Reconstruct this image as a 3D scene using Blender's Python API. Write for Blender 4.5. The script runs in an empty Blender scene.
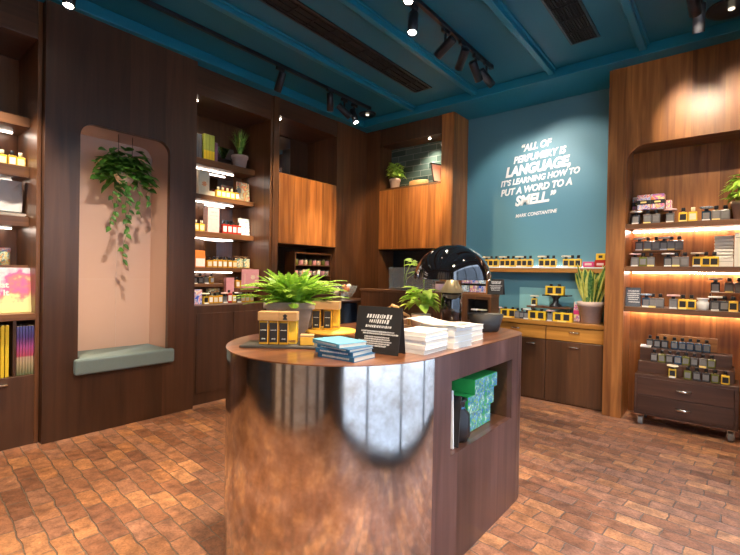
import bpy, bmesh, math, random
from math import pi, sin, cos, radians as R
from mathutils import Vector, Matrix, Quaternion
from mathutils.geometry import tessellate_polygon
random.seed(7)
SC = bpy.context.scene
COL = SC.collection

# ------------------------------------------------------------ camera
def make_camera():
    yaw, pit, rol = .68727, .009043, -.01853
    f = Vector((-sin(yaw)*cos(pit), cos(yaw)*cos(pit), -sin(pit)))
    rt = Vector((cos(yaw), sin(yaw), 0)); dn = f.cross(rt)
    x = cos(rol)*rt + sin(rol)*dn; y = -sin(rol)*rt + cos(rol)*dn
    m = Matrix((( x.x, -y.x, -f.x, 0), (x.y, -y.y, -f.y, 0), (x.z, -y.z, -f.z, 1.4), (0, 0, 0, 1)))
    c = bpy.data.cameras.new('camera'); c.sensor_width = 36; c.lens = 437.8/740*36; c.clip_start = .05
    o = bpy.data.objects.new('camera', c); COL.objects.link(o); o.matrix_world = m
    SC.camera = o
make_camera()

# ------------------------------------------------------------ world, daylight, exposure
W = bpy.data.worlds.new('world'); SC.world = W; W.use_nodes = True
W.node_tree.nodes['Background'].inputs[0].default_value = (.72, .82, 1, 1)
W.node_tree.nodes['Background'].inputs[1].default_value = 3.2
SC.view_settings.view_transform = 'Standard'; SC.view_settings.look = 'None'
SC.view_settings.gamma = 1; SC.view_settings.use_curve_mapping = False
SC.view_settings.exposure = 1.2
def area(name, loc, direction, sx, sy, power, col, spread=pi):
    l = bpy.data.lights.new(name, 'AREA'); l.shape = 'RECTANGLE'; l.size = sx; l.size_y = sy
    l.energy = power; l.color = col; l.spread = spread
    o = bpy.data.objects.new(name, l); COL.objects.link(o); o.location = loc
    o.rotation_euler = Vector(direction).to_track_quat('-Z', 'Y').to_euler(); return o
sun = bpy.data.lights.new('sun', 'SUN'); sun.energy = 2; sun.angle = R(12); sun.color = (1, .97, .92)
so = bpy.data.objects.new('sun', sun); COL.objects.link(so); so.rotation_euler = Vector((.5, .25, -.85)).to_track_quat('-Z', 'Y').to_euler()

# ------------------------------------------------------------ materials
MATS = {}
def nt(name):
    m = bpy.data.materials.new(name); m.use_nodes = True; MATS[name] = m
    n = m.node_tree; return m, n, n.nodes, n.links, n.nodes['Principled BSDF']
def plain(name, col, rough=.5, metal=0, emit=None, es=0, var=.12, scale=30, coat=0, trans=0, ior=1.45):
    if name in MATS: return MATS[name]
    m, n, N, L, P = nt(name)
    P.inputs['Roughness'].default_value = rough; P.inputs['Metallic'].default_value = metal
    P.inputs['Coat Weight'].default_value = coat; P.inputs['IOR'].default_value = ior
    if trans: P.inputs['Transmission Weight'].default_value = trans
    if var:
        tc = N.new('ShaderNodeTexCoord'); no = N.new('ShaderNodeTexNoise'); no.inputs['Scale'].default_value = scale
        L.new(tc.outputs['Object'], no.inputs['Vector'])
        mx = N.new('ShaderNodeMix'); mx.data_type = 'RGBA'
        mx.inputs[6].default_value = (*[c*(1-var) for c in col], 1); mx.inputs[7].default_value = (*[min(1, c*(1+var)) for c in col], 1)
        L.new(no.outputs['Fac'], mx.inputs[0]); L.new(mx.outputs[2], P.inputs['Base Color'])
    else: P.inputs['Base Color'].default_value = (*col, 1)
    if emit: P.inputs['Emission Color'].default_value = (*emit, 1); P.inputs['Emission Strength'].default_value = es
    return m
def wood(name, dark, light, axis='z', plank=.16, rough=.38, coat=.15, contrast=.5):
    m, n, N, L, P = nt(name)
    tc = N.new('ShaderNodeTexCoord'); sp = N.new('ShaderNodeSeparateXYZ'); L.new(tc.outputs['Object'], sp.inputs[0])
    # plank id across the grain
    def math_(op, a, b=None):
        k = N.new('ShaderNodeMath'); k.operation = op
        for i, v in enumerate((a, b)):
            if v is None: continue
            if isinstance(v, (int, float)): k.inputs[i].default_value = v
            else: L.new(v, k.inputs[i])
        return k.outputs[0]
    if axis == 'z': u = math_('ADD', sp.outputs[0], sp.outputs[1])
    elif axis == 'x': u = math_('ADD', sp.outputs[1], math_('MULTIPLY', sp.outputs[2], .6))
    else: u = math_('ADD', sp.outputs[0], math_('MULTIPLY', sp.outputs[2], .6))
    idn = math_('FLOOR', math_('DIVIDE', u, plank))
    wn = N.new('ShaderNodeTexWhiteNoise'); wn.noise_dimensions = '1D'; L.new(idn, wn.inputs['W'])
    mp = N.new('ShaderNodeMapping'); sc = {'z': (22, 22, 1.3), 'x': (1.3, 22, 22), 'y': (22, 1.3, 22)}[axis]
    mp.inputs['Scale'].default_value = sc; L.new(tc.outputs['Object'], mp.inputs['Vector'])
    ad = N.new('ShaderNodeVectorMath'); ad.operation = 'ADD'; L.new(mp.outputs[0], ad.inputs[0])
    cb = N.new('ShaderNodeCombineXYZ'); k = math_('MULTIPLY', wn.outputs['Value'], 37.)
    for i in range(3): L.new(k, cb.inputs[i])
    L.new(cb.outputs[0], ad.inputs[1])
    no = N.new('ShaderNodeTexNoise'); no.inputs['Scale'].default_value = 1; no.inputs['Detail'].default_value = 6; no.inputs['Distortion'].default_value = .6
    L.new(ad.outputs[0], no.inputs['Vector'])
    rp = N.new('ShaderNodeValToRGB'); rp.color_ramp.elements[0].position = .5-contrast*.4; rp.color_ramp.elements[1].position = .5+contrast*.45
    rp.color_ramp.elements[0].color = (*dark, 1); rp.color_ramp.elements[1].color = (*light, 1)
    L.new(no.outputs['Fac'], rp.inputs[0])
    hs = N.new('ShaderNodeHueSaturation'); L.new(rp.outputs[0], hs.inputs['Color'])
    L.new(math_('ADD', math_('MULTIPLY', wn.outputs['Value'], .5), .75), hs.inputs['Value'])
    L.new(hs.outputs[0], P.inputs['Base Color'])
    P.inputs['Roughness'].default_value = rough; P.inputs['Coat Weight'].default_value = coat; P.inputs['Coat Roughness'].default_value = .3
    return m
def brick_floor():
    m, n, N, L, P = nt('terracotta_floor')
    tc = N.new('ShaderNodeTexCoord'); mp = N.new('ShaderNodeMapping'); mp.inputs['Rotation'].default_value = (0, 0, R(4))
    L.new(tc.outputs['Object'], mp.inputs['Vector'])
    wob = N.new('ShaderNodeTexNoise'); wob.inputs['Scale'].default_value = 9; wob.inputs['Detail'].default_value = 3; L.new(mp.outputs[0], wob.inputs['Vector'])
    wv = N.new('ShaderNodeVectorMath'); wv.operation = 'MULTIPLY_ADD'; wv.inputs[1].default_value = (.032, .032, 0); L.new(wob.outputs['Color'], wv.inputs[0]); L.new(mp.outputs[0], wv.inputs[2])
    br = N.new('ShaderNodeTexBrick'); L.new(wv.outputs[0], br.inputs['Vector'])
    br.inputs['Scale'].default_value = 1; br.inputs['Brick Width'].default_value = .225; br.inputs['Row Height'].default_value = .105
    br.inputs['Mortar Size'].default_value = .0045; br.inputs['Mortar Smooth'].default_value = .6; br.inputs['Bias'].default_value = 0
    br.inputs['Color1'].default_value = (0, 0, 0, 1); br.inputs['Color2'].default_value = (1, 1, 1, 1); br.inputs['Mortar'].default_value = (.5, .5, .5, 1)
    rp = N.new('ShaderNodeValToRGB'); e = rp.color_ramp.elements
    e[0].position = 0; e[0].color = (.27, .125, .08, 1); e[1].position = 1; e[1].color = (.60, .315, .165, 1)
    for p, c in ((.3, (.37, .17, .095, 1)), (.55, (.42, .22, .15, 1)), (.78, (.49, .23, .11, 1))):
        q = e.new(p); q.color = c
    L.new(br.outputs['Color'], rp.inputs[0])
    n2 = N.new('ShaderNodeTexNoise'); n2.inputs['Scale'].default_value = 14; n2.inputs['Detail'].default_value = 8; L.new(tc.outputs['Object'], n2.inputs['Vector'])
    r2 = N.new('ShaderNodeValToRGB'); r2.color_ramp.elements[0].position = .3; r2.color_ramp.elements[0].color = (.5, .46, .46, 1); r2.color_ramp.elements[1].position = .72; r2.color_ramp.elements[1].color = (1.3, 1.2, 1.1, 1)
    L.new(n2.outputs['Fac'], r2.inputs[0])
    mu = N.new('ShaderNodeMix'); mu.data_type = 'RGBA'; mu.blend_type = 'MULTIPLY'; mu.inputs[0].default_value = 1
    L.new(rp.outputs[0], mu.inputs[6]); L.new(r2.outputs[0], mu.inputs[7])
    mx = N.new('ShaderNodeMix'); mx.data_type = 'RGBA'; mx.inputs[7].default_value = (.22, .165, .13, 1)
    L.new(br.outputs['Fac'], mx.inputs[0]); L.new(mu.outputs[2], mx.inputs[6]); L.new(mx.outputs[2], P.inputs['Base Color'])
    P.inputs['Roughness'].default_value = .5
    n4 = N.new('ShaderNodeTexNoise'); n4.inputs['Scale'].default_value = 70; n4.inputs['Detail'].default_value = 6; n4.inputs['Roughness'].default_value = .75; L.new(tc.outputs['Object'], n4.inputs['Vector'])
    r4 = N.new('ShaderNodeValToRGB'); r4.color_ramp.elements[0].position = .34; r4.color_ramp.elements[0].color = (.5, .48, .47, 1); r4.color_ramp.elements[1].position = .56; r4.color_ramp.elements[1].color = (1.08, 1.08, 1.08, 1); L.new(n4.outputs['Fac'], r4.inputs[0])
    m4 = N.new('ShaderNodeMix'); m4.data_type = 'RGBA'; m4.blend_type = 'MULTIPLY'; m4.inputs[0].default_value = .8; L.new(mx.outputs[2], m4.inputs[6]); L.new(r4.outputs[0], m4.inputs[7]); L.new(m4.outputs[2], P.inputs['Base Color'])
    rr = N.new('ShaderNodeMapRange'); rr.inputs['To Min'].default_value = .34; rr.inputs['To Max'].default_value = .68; L.new(n2.outputs['Fac'], rr.inputs[0]); L.new(rr.outputs[0], P.inputs['Roughness'])
    s = N.new('ShaderNodeMath'); s.operation = 'MULTIPLY_ADD'; s.inputs[1].default_value = -1.2; L.new(br.outputs['Fac'], s.inputs[0]); L.new(n2.outputs['Fac'], s.inputs[2])
    bp = N.new('ShaderNodeBump'); bp.inputs['Strength'].default_value = .8; bp.inputs['Distance'].default_value = .008; L.new(s.outputs[0], bp.inputs['Height']); L.new(bp.outputs[0], P.inputs['Normal'])
    return m
def steel():
    m, n, N, L, P = nt('patinated_steel')
    tc = N.new('ShaderNodeTexCoord'); no = N.new('ShaderNodeTexNoise'); no.inputs['Scale'].default_value = 7; no.inputs['Detail'].default_value = 9; no.inputs['Roughness'].default_value = .7
    L.new(tc.outputs['Object'], no.inputs['Vector'])
    rp = N.new('ShaderNodeValToRGB'); rp.color_ramp.elements[0].position = .35; rp.color_ramp.elements[0].color = (.46, .39, .33, 1); rp.color_ramp.elements[1].position = .65; rp.color_ramp.elements[1].color = (.72, .70, .68, 1)
    L.new(no.outputs['Fac'], rp.inputs[0]); L.new(rp.outputs[0], P.inputs['Base Color'])
    P.inputs['Metallic'].default_value = 1
    rr = N.new('ShaderNodeMapRange'); rr.inputs['From Min'].default_value = .3; rr.inputs['From Max'].default_value = .7; rr.inputs['To Min'].default_value = .17; rr.inputs['To Max'].default_value = .06
    L.new(no.outputs['Fac'], rr.inputs[0]); L.new(rr.outputs[0], P.inputs['Roughness'])
    return m
def tiles():
    m, n, N, L, P = nt('green_glazed_tile')
    tc = N.new('ShaderNodeTexCoord'); sp = N.new('ShaderNodeSeparateXYZ'); L.new(tc.outputs['Object'], sp.inputs[0]); cb = N.new('ShaderNodeCombineXYZ'); L.new(sp.outputs[0], cb.inputs[0]); L.new(sp.outputs[2], cb.inputs[1])
    br = N.new('ShaderNodeTexBrick'); L.new(cb.outputs[0], br.inputs['Vector']); br.inputs['Scale'].default_value = 1
    br.inputs['Brick Width'].default_value = .26; br.inputs['Row Height'].default_value = .085; br.inputs['Mortar Size'].default_value = .004
    br.inputs['Color1'].default_value = (.035, .058, .048, 1); br.inputs['Color2'].default_value = (.09, .13, .11, 1); br.inputs['Mortar'].default_value = (.2, .22, .2, 1)
    L.new(br.outputs['Color'], P.inputs['Base Color']); P.inputs['Roughness'].default_value = .12
    bp = N.new('ShaderNodeBump'); bp.inputs['Strength'].default_value = .5; bp.inputs['Distance'].default_value = .004; bp.invert = True
    L.new(br.outputs['Fac'], bp.inputs['Height']); L.new(bp.outputs[0], P.inputs['Normal']); return m
def painted(name, col, rough=.45, spots=.06):
    m, n, N, L, P = nt(name)
    tc = N.new('ShaderNodeTexCoord'); no = N.new('ShaderNodeTexNoise'); no.inputs['Scale'].default_value = 1.6; no.inputs['Detail'].default_value = 5
    L.new(tc.outputs['Object'], no.inputs['Vector'])
    mx = N.new('ShaderNodeMix'); mx.data_type = 'RGBA'; mx.inputs[6].default_value = (*[c*(1-spots) for c in col], 1); mx.inputs[7].default_value = (*[c*(1+spots) for c in col], 1)
    L.new(no.outputs['Fac'], mx.inputs[0]); L.new(mx.outputs[2], P.inputs['Base Color']); P.inputs['Roughness'].default_value = rough
    n3 = N.new('ShaderNodeTexNoise'); n3.inputs['Scale'].default_value = 60; L.new(tc.outputs['Object'], n3.inputs['Vector'])
    bp = N.new('ShaderNodeBump'); bp.inputs['Strength'].default_value = .08; bp.inputs['Distance'].default_value = .003; L.new(n3.outputs['Fac'], bp.inputs['Height']); L.new(bp.outputs[0], P.inputs['Normal'])
    return m
def splash(name, cols, scale=14, rough=.45):
    """blotchy multi-colour print"""
    if name in MATS: return MATS[name]
    m, n, N, L, P = nt(name)
    tc = N.new('ShaderNodeTexCoord'); vo = N.new('ShaderNodeTexNoise'); vo.inputs['Scale'].default_value = scale; vo.inputs['Detail'].default_value = 2; vo.inputs['Distortion'].default_value = .8
    L.new(tc.outputs['Object'], vo.inputs['Vector'])
    rp = N.new('ShaderNodeValToRGB'); e = rp.color_ramp.elements; k = len(cols)
    rp.color_ramp.interpolation = 'CONSTANT' if scale > 20 else 'EASE'
    e[0].position = .38; e[0].color = (*cols[0], 1); e[1].position = .62; e[1].color = (*cols[-1], 1)
    for i in range(1, k-1): q = e.new(.38+.24*i/(k-1)); q.color = (*cols[i], 1)
    L.new(vo.outputs['Fac'], rp.inputs[0]); L.new(rp.outputs[0], P.inputs['Base Color']); P.inputs['Roughness'].default_value = rough
    return m
def glass(name, tint=(1, 1, 1), haze=0):
    m, n, N, L, P = nt(name)
    t = N.new('ShaderNodeBsdfTransparent'); t.inputs[0].default_value = (*tint, 1); g = N.new('ShaderNodeBsdfGlossy'); g.inputs['Roughness'].default_value = .03
    lw = N.new('ShaderNodeLayerWeight'); lw.inputs[0].default_value = .3; fr = N.new('ShaderNodeMath'); fr.operation = 'MULTIPLY'; fr.inputs[1].default_value = .35; L.new(lw.outputs['Facing'], fr.inputs[0])
    mx = N.new('ShaderNodeMixShader'); L.new(fr.outputs[0], mx.inputs[0]); L.new(t.outputs[0], mx.inputs[1]); L.new(g.outputs[0], mx.inputs[2])
    out = mx.outputs[0]
    if haze:
        df = N.new('ShaderNodeBsdfDiffuse'); df.inputs[0].default_value = (.8, .85, .8, 1); m2 = N.new('ShaderNodeMixShader'); m2.inputs[0].default_value = haze; L.new(out, m2.inputs[1]); L.new(df.outputs[0], m2.inputs[2]); out = m2.outputs[0]
    L.new(out, N['Material Output'].inputs[0]); return m
def leafmat(name, c1, c2, edge=None, scale=9):
    m, n, N, L, P = nt(name)
    tc = N.new('ShaderNodeTexCoord'); no = N.new('ShaderNodeTexNoise'); no.inputs['Scale'].default_value = scale; L.new(tc.outputs['Object'], no.inputs['Vector'])
    rp = N.new('ShaderNodeValToRGB'); rp.color_ramp.elements[0].position = .35; rp.color_ramp.elements[1].position = .65
    rp.color_ramp.elements[0].color = (*c1, 1); rp.color_ramp.elements[1].color = (*c2, 1)
    L.new(no.outputs['Fac'], rp.inputs[0]); L.new(rp.outputs[0], P.inputs['Base Color']); P.inputs['Roughness'].default_value = .42
    tr = N.new('ShaderNodeBsdfTranslucent'); L.new(rp.outputs[0], tr.inputs[0]); ms = N.new('ShaderNodeMixShader'); ms.inputs[0].default_value = .3
    L.new(P.outputs[0], ms.inputs[1]); L.new(tr.outputs[0], ms.inputs[2]); L.new(ms.outputs[0], N['Material Output'].inputs[0])
    return m

wood('walnut_dark', (.044, .019, .010), (.10, .043, .021), contrast=.8)
wood('walnut_dark_y', (.044, .019, .010), (.10, .043, .021), 'y', contrast=.8)
wood('walnut_warm', (.17, .053, .012), (.46, .18, .045), plank=.12, contrast=.55)
wood('walnut_warm_x', (.22, .08, .018), (.46, .19, .045), 'x', plank=.3)
wood('walnut_mid', (.070, .026, .010), (.17, .068, .024), plank=.15, contrast=.7)
wood('walnut_deep', (.05, .020, .009), (.12, .05, .02), plank=.17, contrast=.7)
wood('walnut_mid_x', (.09, .036, .015), (.22, .095, .036), 'x', plank=.3)
wood('walnut_mid_y', (.09, .036, .015), (.22, .095, .036), 'y', plank=.3)
wood('trolley_wood', (.05, .02, .012), (.105, .045, .025), 'x', plank=.3)  # brown kept darker to carry the shadow the trolley stands in
wood('golden_wood_x', (.36, .14, .02), (.60, .27, .05), 'x', plank=.3)
wood('island_wood', (.055, .026, .022), (.12, .06, .052), plank=.2, rough=.28)
wood('island_top_wood', (.12, .042, .018), (.28, .11, .045), 'y', plank=.17, rough=.14, coat=.5)
wood('pale_wood', (.50, .28, .11), (.72, .46, .22), 'x', plank=.5)
brick_floor(); steel(); tiles()
painted('greige', (.36, .31, .26), .5); painted('pavement', (.40, .40, .41), .8); painted('facade', (.30, .34, .38), .8)
painted('teal_ceiling', (.004, .115, .185), .5)
painted('teal_beam', (.006, .15, .24), .38)
painted('teal_wall', (.080, .220, .285), .5)
painted('pale_teal', (.22, .48, .52), .5)
painted('blush_plaster', (.52, .35, .28), .75)
painted('navy_panel', (.012, .018, .028), .4)
plain('dark_wall', (.05, .035, .03), .7); plain('black_metal', (.022, .024, .032), .35, .3); plain('black_vent', (.006, .006, .007), .7)
plain('mirror', (.55, .56, .6), .03, 1, var=0); plain('chrome', (.8, .78, .74), .15, 1, var=0); plain('brass', (.62, .42, .2), .3, 1, var=.08)
plain('led', (1, .9, .8), .5, emit=(1, .84, .70), es=9, var=0); plain('led_pink', (1, .8, .7), .5, emit=(1, .76, .64), es=27, var=0)
plain('lens', (1, 1, 1), .5, emit=(1, .9, .74), es=30, var=0); plain('lens_dim', (.05, .05, .05), .2, emit=(1, .85, .6), es=1.2, var=0)
plain('cushion_fabric', (.17, .235, .25), .85, var=.1, scale=120)
plain('white_paint', (.8, .78, .75), .6); plain('paper', (.78, .76, .72), .7, var=.05); plain('page_edges', (.70, .62, .50), .8, var=.1, scale=200)
plain('black_card', (.02, .018, .018), .55); plain('black_plastic', (.015, .015, .018), .3); plain('black_gloss', (.006, .006, .008), .05, coat=1, var=0)
plain('slate', (.06, .058, .055), .6); plain('concrete', (.34, .28, .235), .85, var=.2); plain('taupe_clay', (.56, .42, .35), .8); plain('soil', (.03, .02, .012), .95)
plain('yellow_wood', (.72, .42, .06), .45); plain('yellow', (.80, .50, .02), .5); plain('amber', (.62, .33, .03), .15, coat=.5); plain('amber_bright', (.85, .55, .06), .12, coat=.5)
plain('dark_glass', (.05, .05, .055), .12, coat=.5); plain('grey_glass', (.17, .155, .15), .15, coat=.5); plain('olive_glass', (.14, .15, .03), .15, coat=.5); plain('blue_glass', (.03, .07, .12), .15, coat=.5)
plain('red_glass', (.45, .03, .02), .2, coat=.5); plain('cream', (.75, .66, .48), .6); plain('pink', (.62, .28, .31), .6); plain('pale_pink', (.75, .50, .48), .6); plain('magenta', (.6, .03, .16), .5)
plain('label_grey', (.20, .19, .185), .6); plain('orange_pack', (.75, .22, .04), .5); plain('sky_blue', (.13, .42, .62), .5); plain('deep_blue', (.02, .12, .26), .45)
plain('green_book', (.35, .42, .08), .6); plain('purple_book', (.22, .10, .16), .6); plain('grey_book', (.08, .09, .11), .6); plain('magazine_yellow', (.75, .55, .03), .5)
plain('price_yellow', (1, .75, .25), .5, var=0); plain('wire', (.1, .07, .05), .5, 1, var=0); plain('frosted', (.75, .77, .74), .25); plain('box_green', (.04, .45, .10), .5); plain('diffuser', (.2, .175, .12), .35, .4, var=0)
glass('clear_glass'); glass('hazy_glass', haze=.10); glass('shop_glass', (.95, .98, 1))
leafmat('pothos_leaf', (.03, .10, .015), (.12, .30, .045)); leafmat('fern_leaf', (.15, .36, .03), (.45, .68, .09), scale=25); leafmat('lime_leaf', (.28, .55, .05), (.65, .85, .18), scale=20)
leafmat('grass_leaf', (.12, .32, .04), (.45, .70, .14), scale=30); leafmat('snake_green', (.03, .13, .03), (.16, .30, .07), scale=40); leafmat('snake_yellow', (.55, .55, .08), (.75, .72, .2), scale=20)
splash('floral_print', [(.7, .6, .2), (.8, .78, .6), (.1, .3, .25), (.75, .3, .05), (.85, .8, .5)], 18)
splash('art_print', [(.7, .7, .62), (.4, .5, .3), (.75, .2, .2), (.8, .7, .3), (.2, .25, .3)], 12)
splash('blue_art_print', [(.75, .8, .85), (.2, .4, .6), (.8, .8, .7), (.1, .2, .25), (.6, .7, .85)], 12)
splash('bright_wrap', [(.05, .10, .6), (.8, .75, .5), (.06, .12, .65), (.75, .7, .75), (.75, .15, .15), (.85, .8, .6), (.2, .1, .4)], 16)
splash('orange_wrap', [(.75, .25, .08), (.8, .7, .3), (.75, .2, .3), (.3, .15, .5), (.85, .75, .7), (.2, .5, .6)], 13)
splash('pink_wrap', [(.8, .7, .3), (.75, .2, .35), (.3, .1, .35), (.85, .75, .7), (.75, .25, .1), (.2, .5, .6)], 16)
splash('green_blue_print', [(.05, .35, .10), (.03, .12, .5), (.25, .45, .08), (.08, .25, .65), (.15, .5, .2), (.6, .7, .5)], 30)
m, n, N, L, P = nt('sunset_print')
tc = N.new('ShaderNodeTexCoord'); sp = N.new('ShaderNodeSeparateXYZ'); L.new(tc.outputs['Object'], sp.inputs[0]); rp = N.new('ShaderNodeValToRGB'); e = rp.color_ramp.elements
no = N.new('ShaderNodeTexNoise'); no.inputs['Scale'].default_value = 9; no.inputs['Detail'].default_value = 5; L.new(tc.outputs['Object'], no.inputs['Vector'])
k1 = N.new('ShaderNodeMath'); k1.operation = 'MULTIPLY_ADD'; k1.inputs[1].default_value = -1.6; k1.inputs[2].default_value = .55; L.new(sp.outputs[2], k1.inputs[0])
k2 = N.new('ShaderNodeMath'); k2.operation = 'MULTIPLY_ADD'; k2.inputs[1].default_value = .8; L.new(sp.outputs[0], k2.inputs[0]); L.new(k1.outputs[0], k2.inputs[2])
k3 = N.new('ShaderNodeMath'); k3.operation = 'MULTIPLY_ADD'; k3.inputs[1].default_value = 1.1; L.new(no.outputs['Fac'], k3.inputs[0]); L.new(k2.outputs[0], k3.inputs[2])
e[0].position = .35; e[0].color = (.85, .9, .92, 1); e[1].position = 1; e[1].color = (.85, .75, .35, 1)
for p_, c_ in ((.52, (.45, .62, .75, 1)), (.62, (.85, .65, .72, 1)), (.74, (.70, .12, .38, 1)), (.88, (.80, .22, .22, 1))): q_ = e.new(p_); q_.color = c_
L.new(k3.outputs[0], rp.inputs[0]); L.new(rp.outputs[0], P.inputs['Base Color'])
m, n, N, L, P = nt('purple_cover')
tc = N.new('ShaderNodeTexCoord'); sp = N.new('ShaderNodeSeparateXYZ'); L.new(tc.outputs['Object'], sp.inputs[0]); rp = N.new('ShaderNodeValToRGB'); e = rp.color_ramp.elements
e[0].position = 0; e[0].color = (.12, .16, .08, 1); e[1].position = .37; e[1].color = (.10, .12, .42, 1)
for p_, c_ in ((.10, (.45, .35, .22, 1)), (.14, (.5, .38, .28, 1)), (.15, (.45, .06, .12, 1)), (.22, (.40, .08, .30, 1)), (.30, (.10, .06, .30, 1))): q_ = e.new(p_); q_.color = c_
L.new(sp.outputs[2], rp.inputs[0]); L.new(rp.outputs[0], P.inputs['Base Color'])
splash('tin_print', [(.7, .1, .03), (.7, .65, .5), (.1, .12, .2), (.75, .7, .65), (.5, .45, .1), (.1, .06, .05)], 30)
splash('tin_print_grey', [(.5, .5, .6), (.7, .7, .75), (.15, .15, .25), (.65, .5, .5), (.3, .35, .1)], 30)

# ------------------------------------------------------------ mesh helpers
class MB:
    def __init__(s): s.bm = bmesh.new()
    def box(s, x0, x1, y0, y1, z0, z1, bev=0, M=None, mi=0):
        vs = [s.bm.verts.new(v) for v in ((x0, y0, z0), (x1, y0, z0), (x1, y1, z0), (x0, y1, z0), (x0, y0, z1), (x1, y0, z1), (x1, y1, z1), (x0, y1, z1))]
        fs = [s.bm.faces.new([vs[i] for i in f]) for f in ((3, 2, 1, 0), (4, 5, 6, 7), (0, 1, 5, 4), (1, 2, 6, 5), (2, 3, 7, 6), (3, 0, 4, 7))]
        for f in fs: f.material_index = mi
        if bev:
            es = list({e for f in fs for e in f.edges})
            r = bmesh.ops.bevel(s.bm, geom=es, offset=bev, segments=2, profile=.5, affect='EDGES')
            vs = list({v for f in r['faces'] for v in f.verts} | {v for v in vs if v.is_valid})
        if M:
            for v in vs:
                if v.is_valid: v.co = M @ v.co
        return s
    def lathe(s, prof, seg=24, c=(0, 0, 0), M=None, mi=0, smooth=True):
        rings = []
        for r, z in prof:
            if r < 1e-6: rings.append([s.bm.verts.new((c[0], c[1], c[2]+z))])
            else: rings.append([s.bm.verts.new((c[0]+r*cos(2*pi*i/seg), c[1]+r*sin(2*pi*i/seg), c[2]+z)) for i in range(seg)])
        for a, b in zip(rings, rings[1:]):
            for i in range(seg):
                j = (i+1) % seg
                if len(a) == 1 and len(b) == 1: continue
                f = [a[0], b[j], b[i]] if len(a) == 1 else [a[i], a[j], b[0]] if len(b) == 1 else [a[i], a[j], b[j], b[i]]
                f = s.bm.faces.new(f); f.smooth = smooth; f.material_index = mi
        if M:
            for r in rings:
                for v in r: v.co = M @ v.co
        return s
    def cyl(s, r, z0, z1, seg=24, c=(0, 0, 0), r2=None, M=None, mi=0):
        r2 = r if r2 is None else r2; e = min(r, r2)*.06
        return s.lathe([(0, z0), (r-e, z0), (r, z0+e), (r2, z1-e), (r2-e, z1), (0, z1)], seg, c, M, mi)
    def tube(s, pts, r, seg=6, mi=0, taper=None):
        pts = [Vector(p) for p in pts]; rings = []
        for i, p in enumerate(pts):
            t = (pts[min(i+1, len(pts)-1)]-pts[max(i-1, 0)]).normalized()
            a = t.cross(Vector((0, 0, 1)) if abs(t.z) < .9 else Vector((1, 0, 0))).normalized(); b = t.cross(a)
            rr = r if taper is None else r+(taper-r)*i/(len(pts)-1)
            rings.append([s.bm.verts.new(p+a*rr*cos(2*pi*k/seg)+b*rr*sin(2*pi*k/seg)) for k in range(seg)])
        for a, b in zip(rings, rings[1:]):
            for k in range(seg): f = s.bm.faces.new([a[k], a[(k+1) % seg], b[(k+1) % seg], b[k]]); f.smooth = True; f.material_index = mi
        s.bm.faces.new(rings[0]); s.bm.faces.new(rings[-1]); return s
    def poly(s, pts, mi=0, smooth=False):
        f = s.bm.faces.new([s.bm.verts.new(p) for p in pts]); f.material_index = mi; f.smooth = smooth; return s
    def prism(s, outer, holes, fn, d0, d1, mi=0):
        """outline (u,v) with holes, extruded from d0 to d1; fn(u,v,d) -> xyz"""
        loops = [[Vector((u, v, 0)) for u, v in l] for l in [outer]+list(holes)]
        flat = [p for l in loops for p in l]; tris = tessellate_polygon(loops)
        A = [s.bm.verts.new(fn(p.x, p.y, d0)) for p in flat]; B = [s.bm.verts.new(fn(p.x, p.y, d1)) for p in flat]
        for t in tris:
            try: s.bm.faces.new([A[i] for i in t]).material_index = mi; s.bm.faces.new([B[i] for i in reversed(t)]).material_index = mi
            except ValueError: pass
        k = 0
        for l in loops:
            n = len(l)
            for i in range(n):
                try: s.bm.faces.new([A[k+i], A[k+(i+1) % n], B[k+(i+1) % n], B[k+i]]).material_index = mi
                except ValueError: pass
            k += n
        return s
    def build(s, name, mat, parent=None, recalc=True):
        if recalc: bmesh.ops.recalc_face_normals(s.bm, faces=s.bm.faces)
        me = bpy.data.meshes.new(name); s.bm.to_mesh(me); s.bm.free()
        for m in ([mat] if isinstance(mat, str) else mat): me.materials.append(MATS[m])
        o = bpy.data.objects.new(name, me); COL.objects.link(o)
        if parent: o.parent = parent
        return o
def tag(o, label=None, cat=None, group=None, kind=None):
    if label: o['label'] = label
    if cat: o['category'] = cat
    if group: o['group'] = group
    if kind: o['kind'] = kind
    return o
def thing(name, label, cat, loc=(0, 0, 0), rz=0, group=None):
    o = bpy.data.objects.new(name, None); COL.objects.link(o); o.empty_display_size = .05
    o.location = loc; o.rotation_euler = (0, 0, rz); return tag(o, label, cat, group)
def struct(name, mb, mat, parent=None):
    o = mb.build(name, mat, parent)
    if not parent: o['kind'] = 'structure'
    return o
def copy_tree(o, parent=None):
    c = o.copy(); COL.objects.link(c); c.parent = parent
    for ch in list(o.children): copy_tree(ch, c)
    return c
PROTO = {}
def place(key, make, name, label, cat, loc, rz=0, group=None, scale=1):
    """first use builds the thing, later uses copy it part by part"""
    if key in PROTO: o = copy_tree(PROTO[key])
    else:
        o = thing(name, label, cat); make(o); PROTO[key] = o
    o.location = loc; o.rotation_euler = (0, 0, rz); o.scale = (scale,)*3
    tag(o, label, cat, group); return o
ORD = ['first', 'second', 'third', 'fourth', 'fifth', 'sixth', 'seventh', 'eighth', 'ninth', 'tenth', 'eleventh', 'twelfth']
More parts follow.
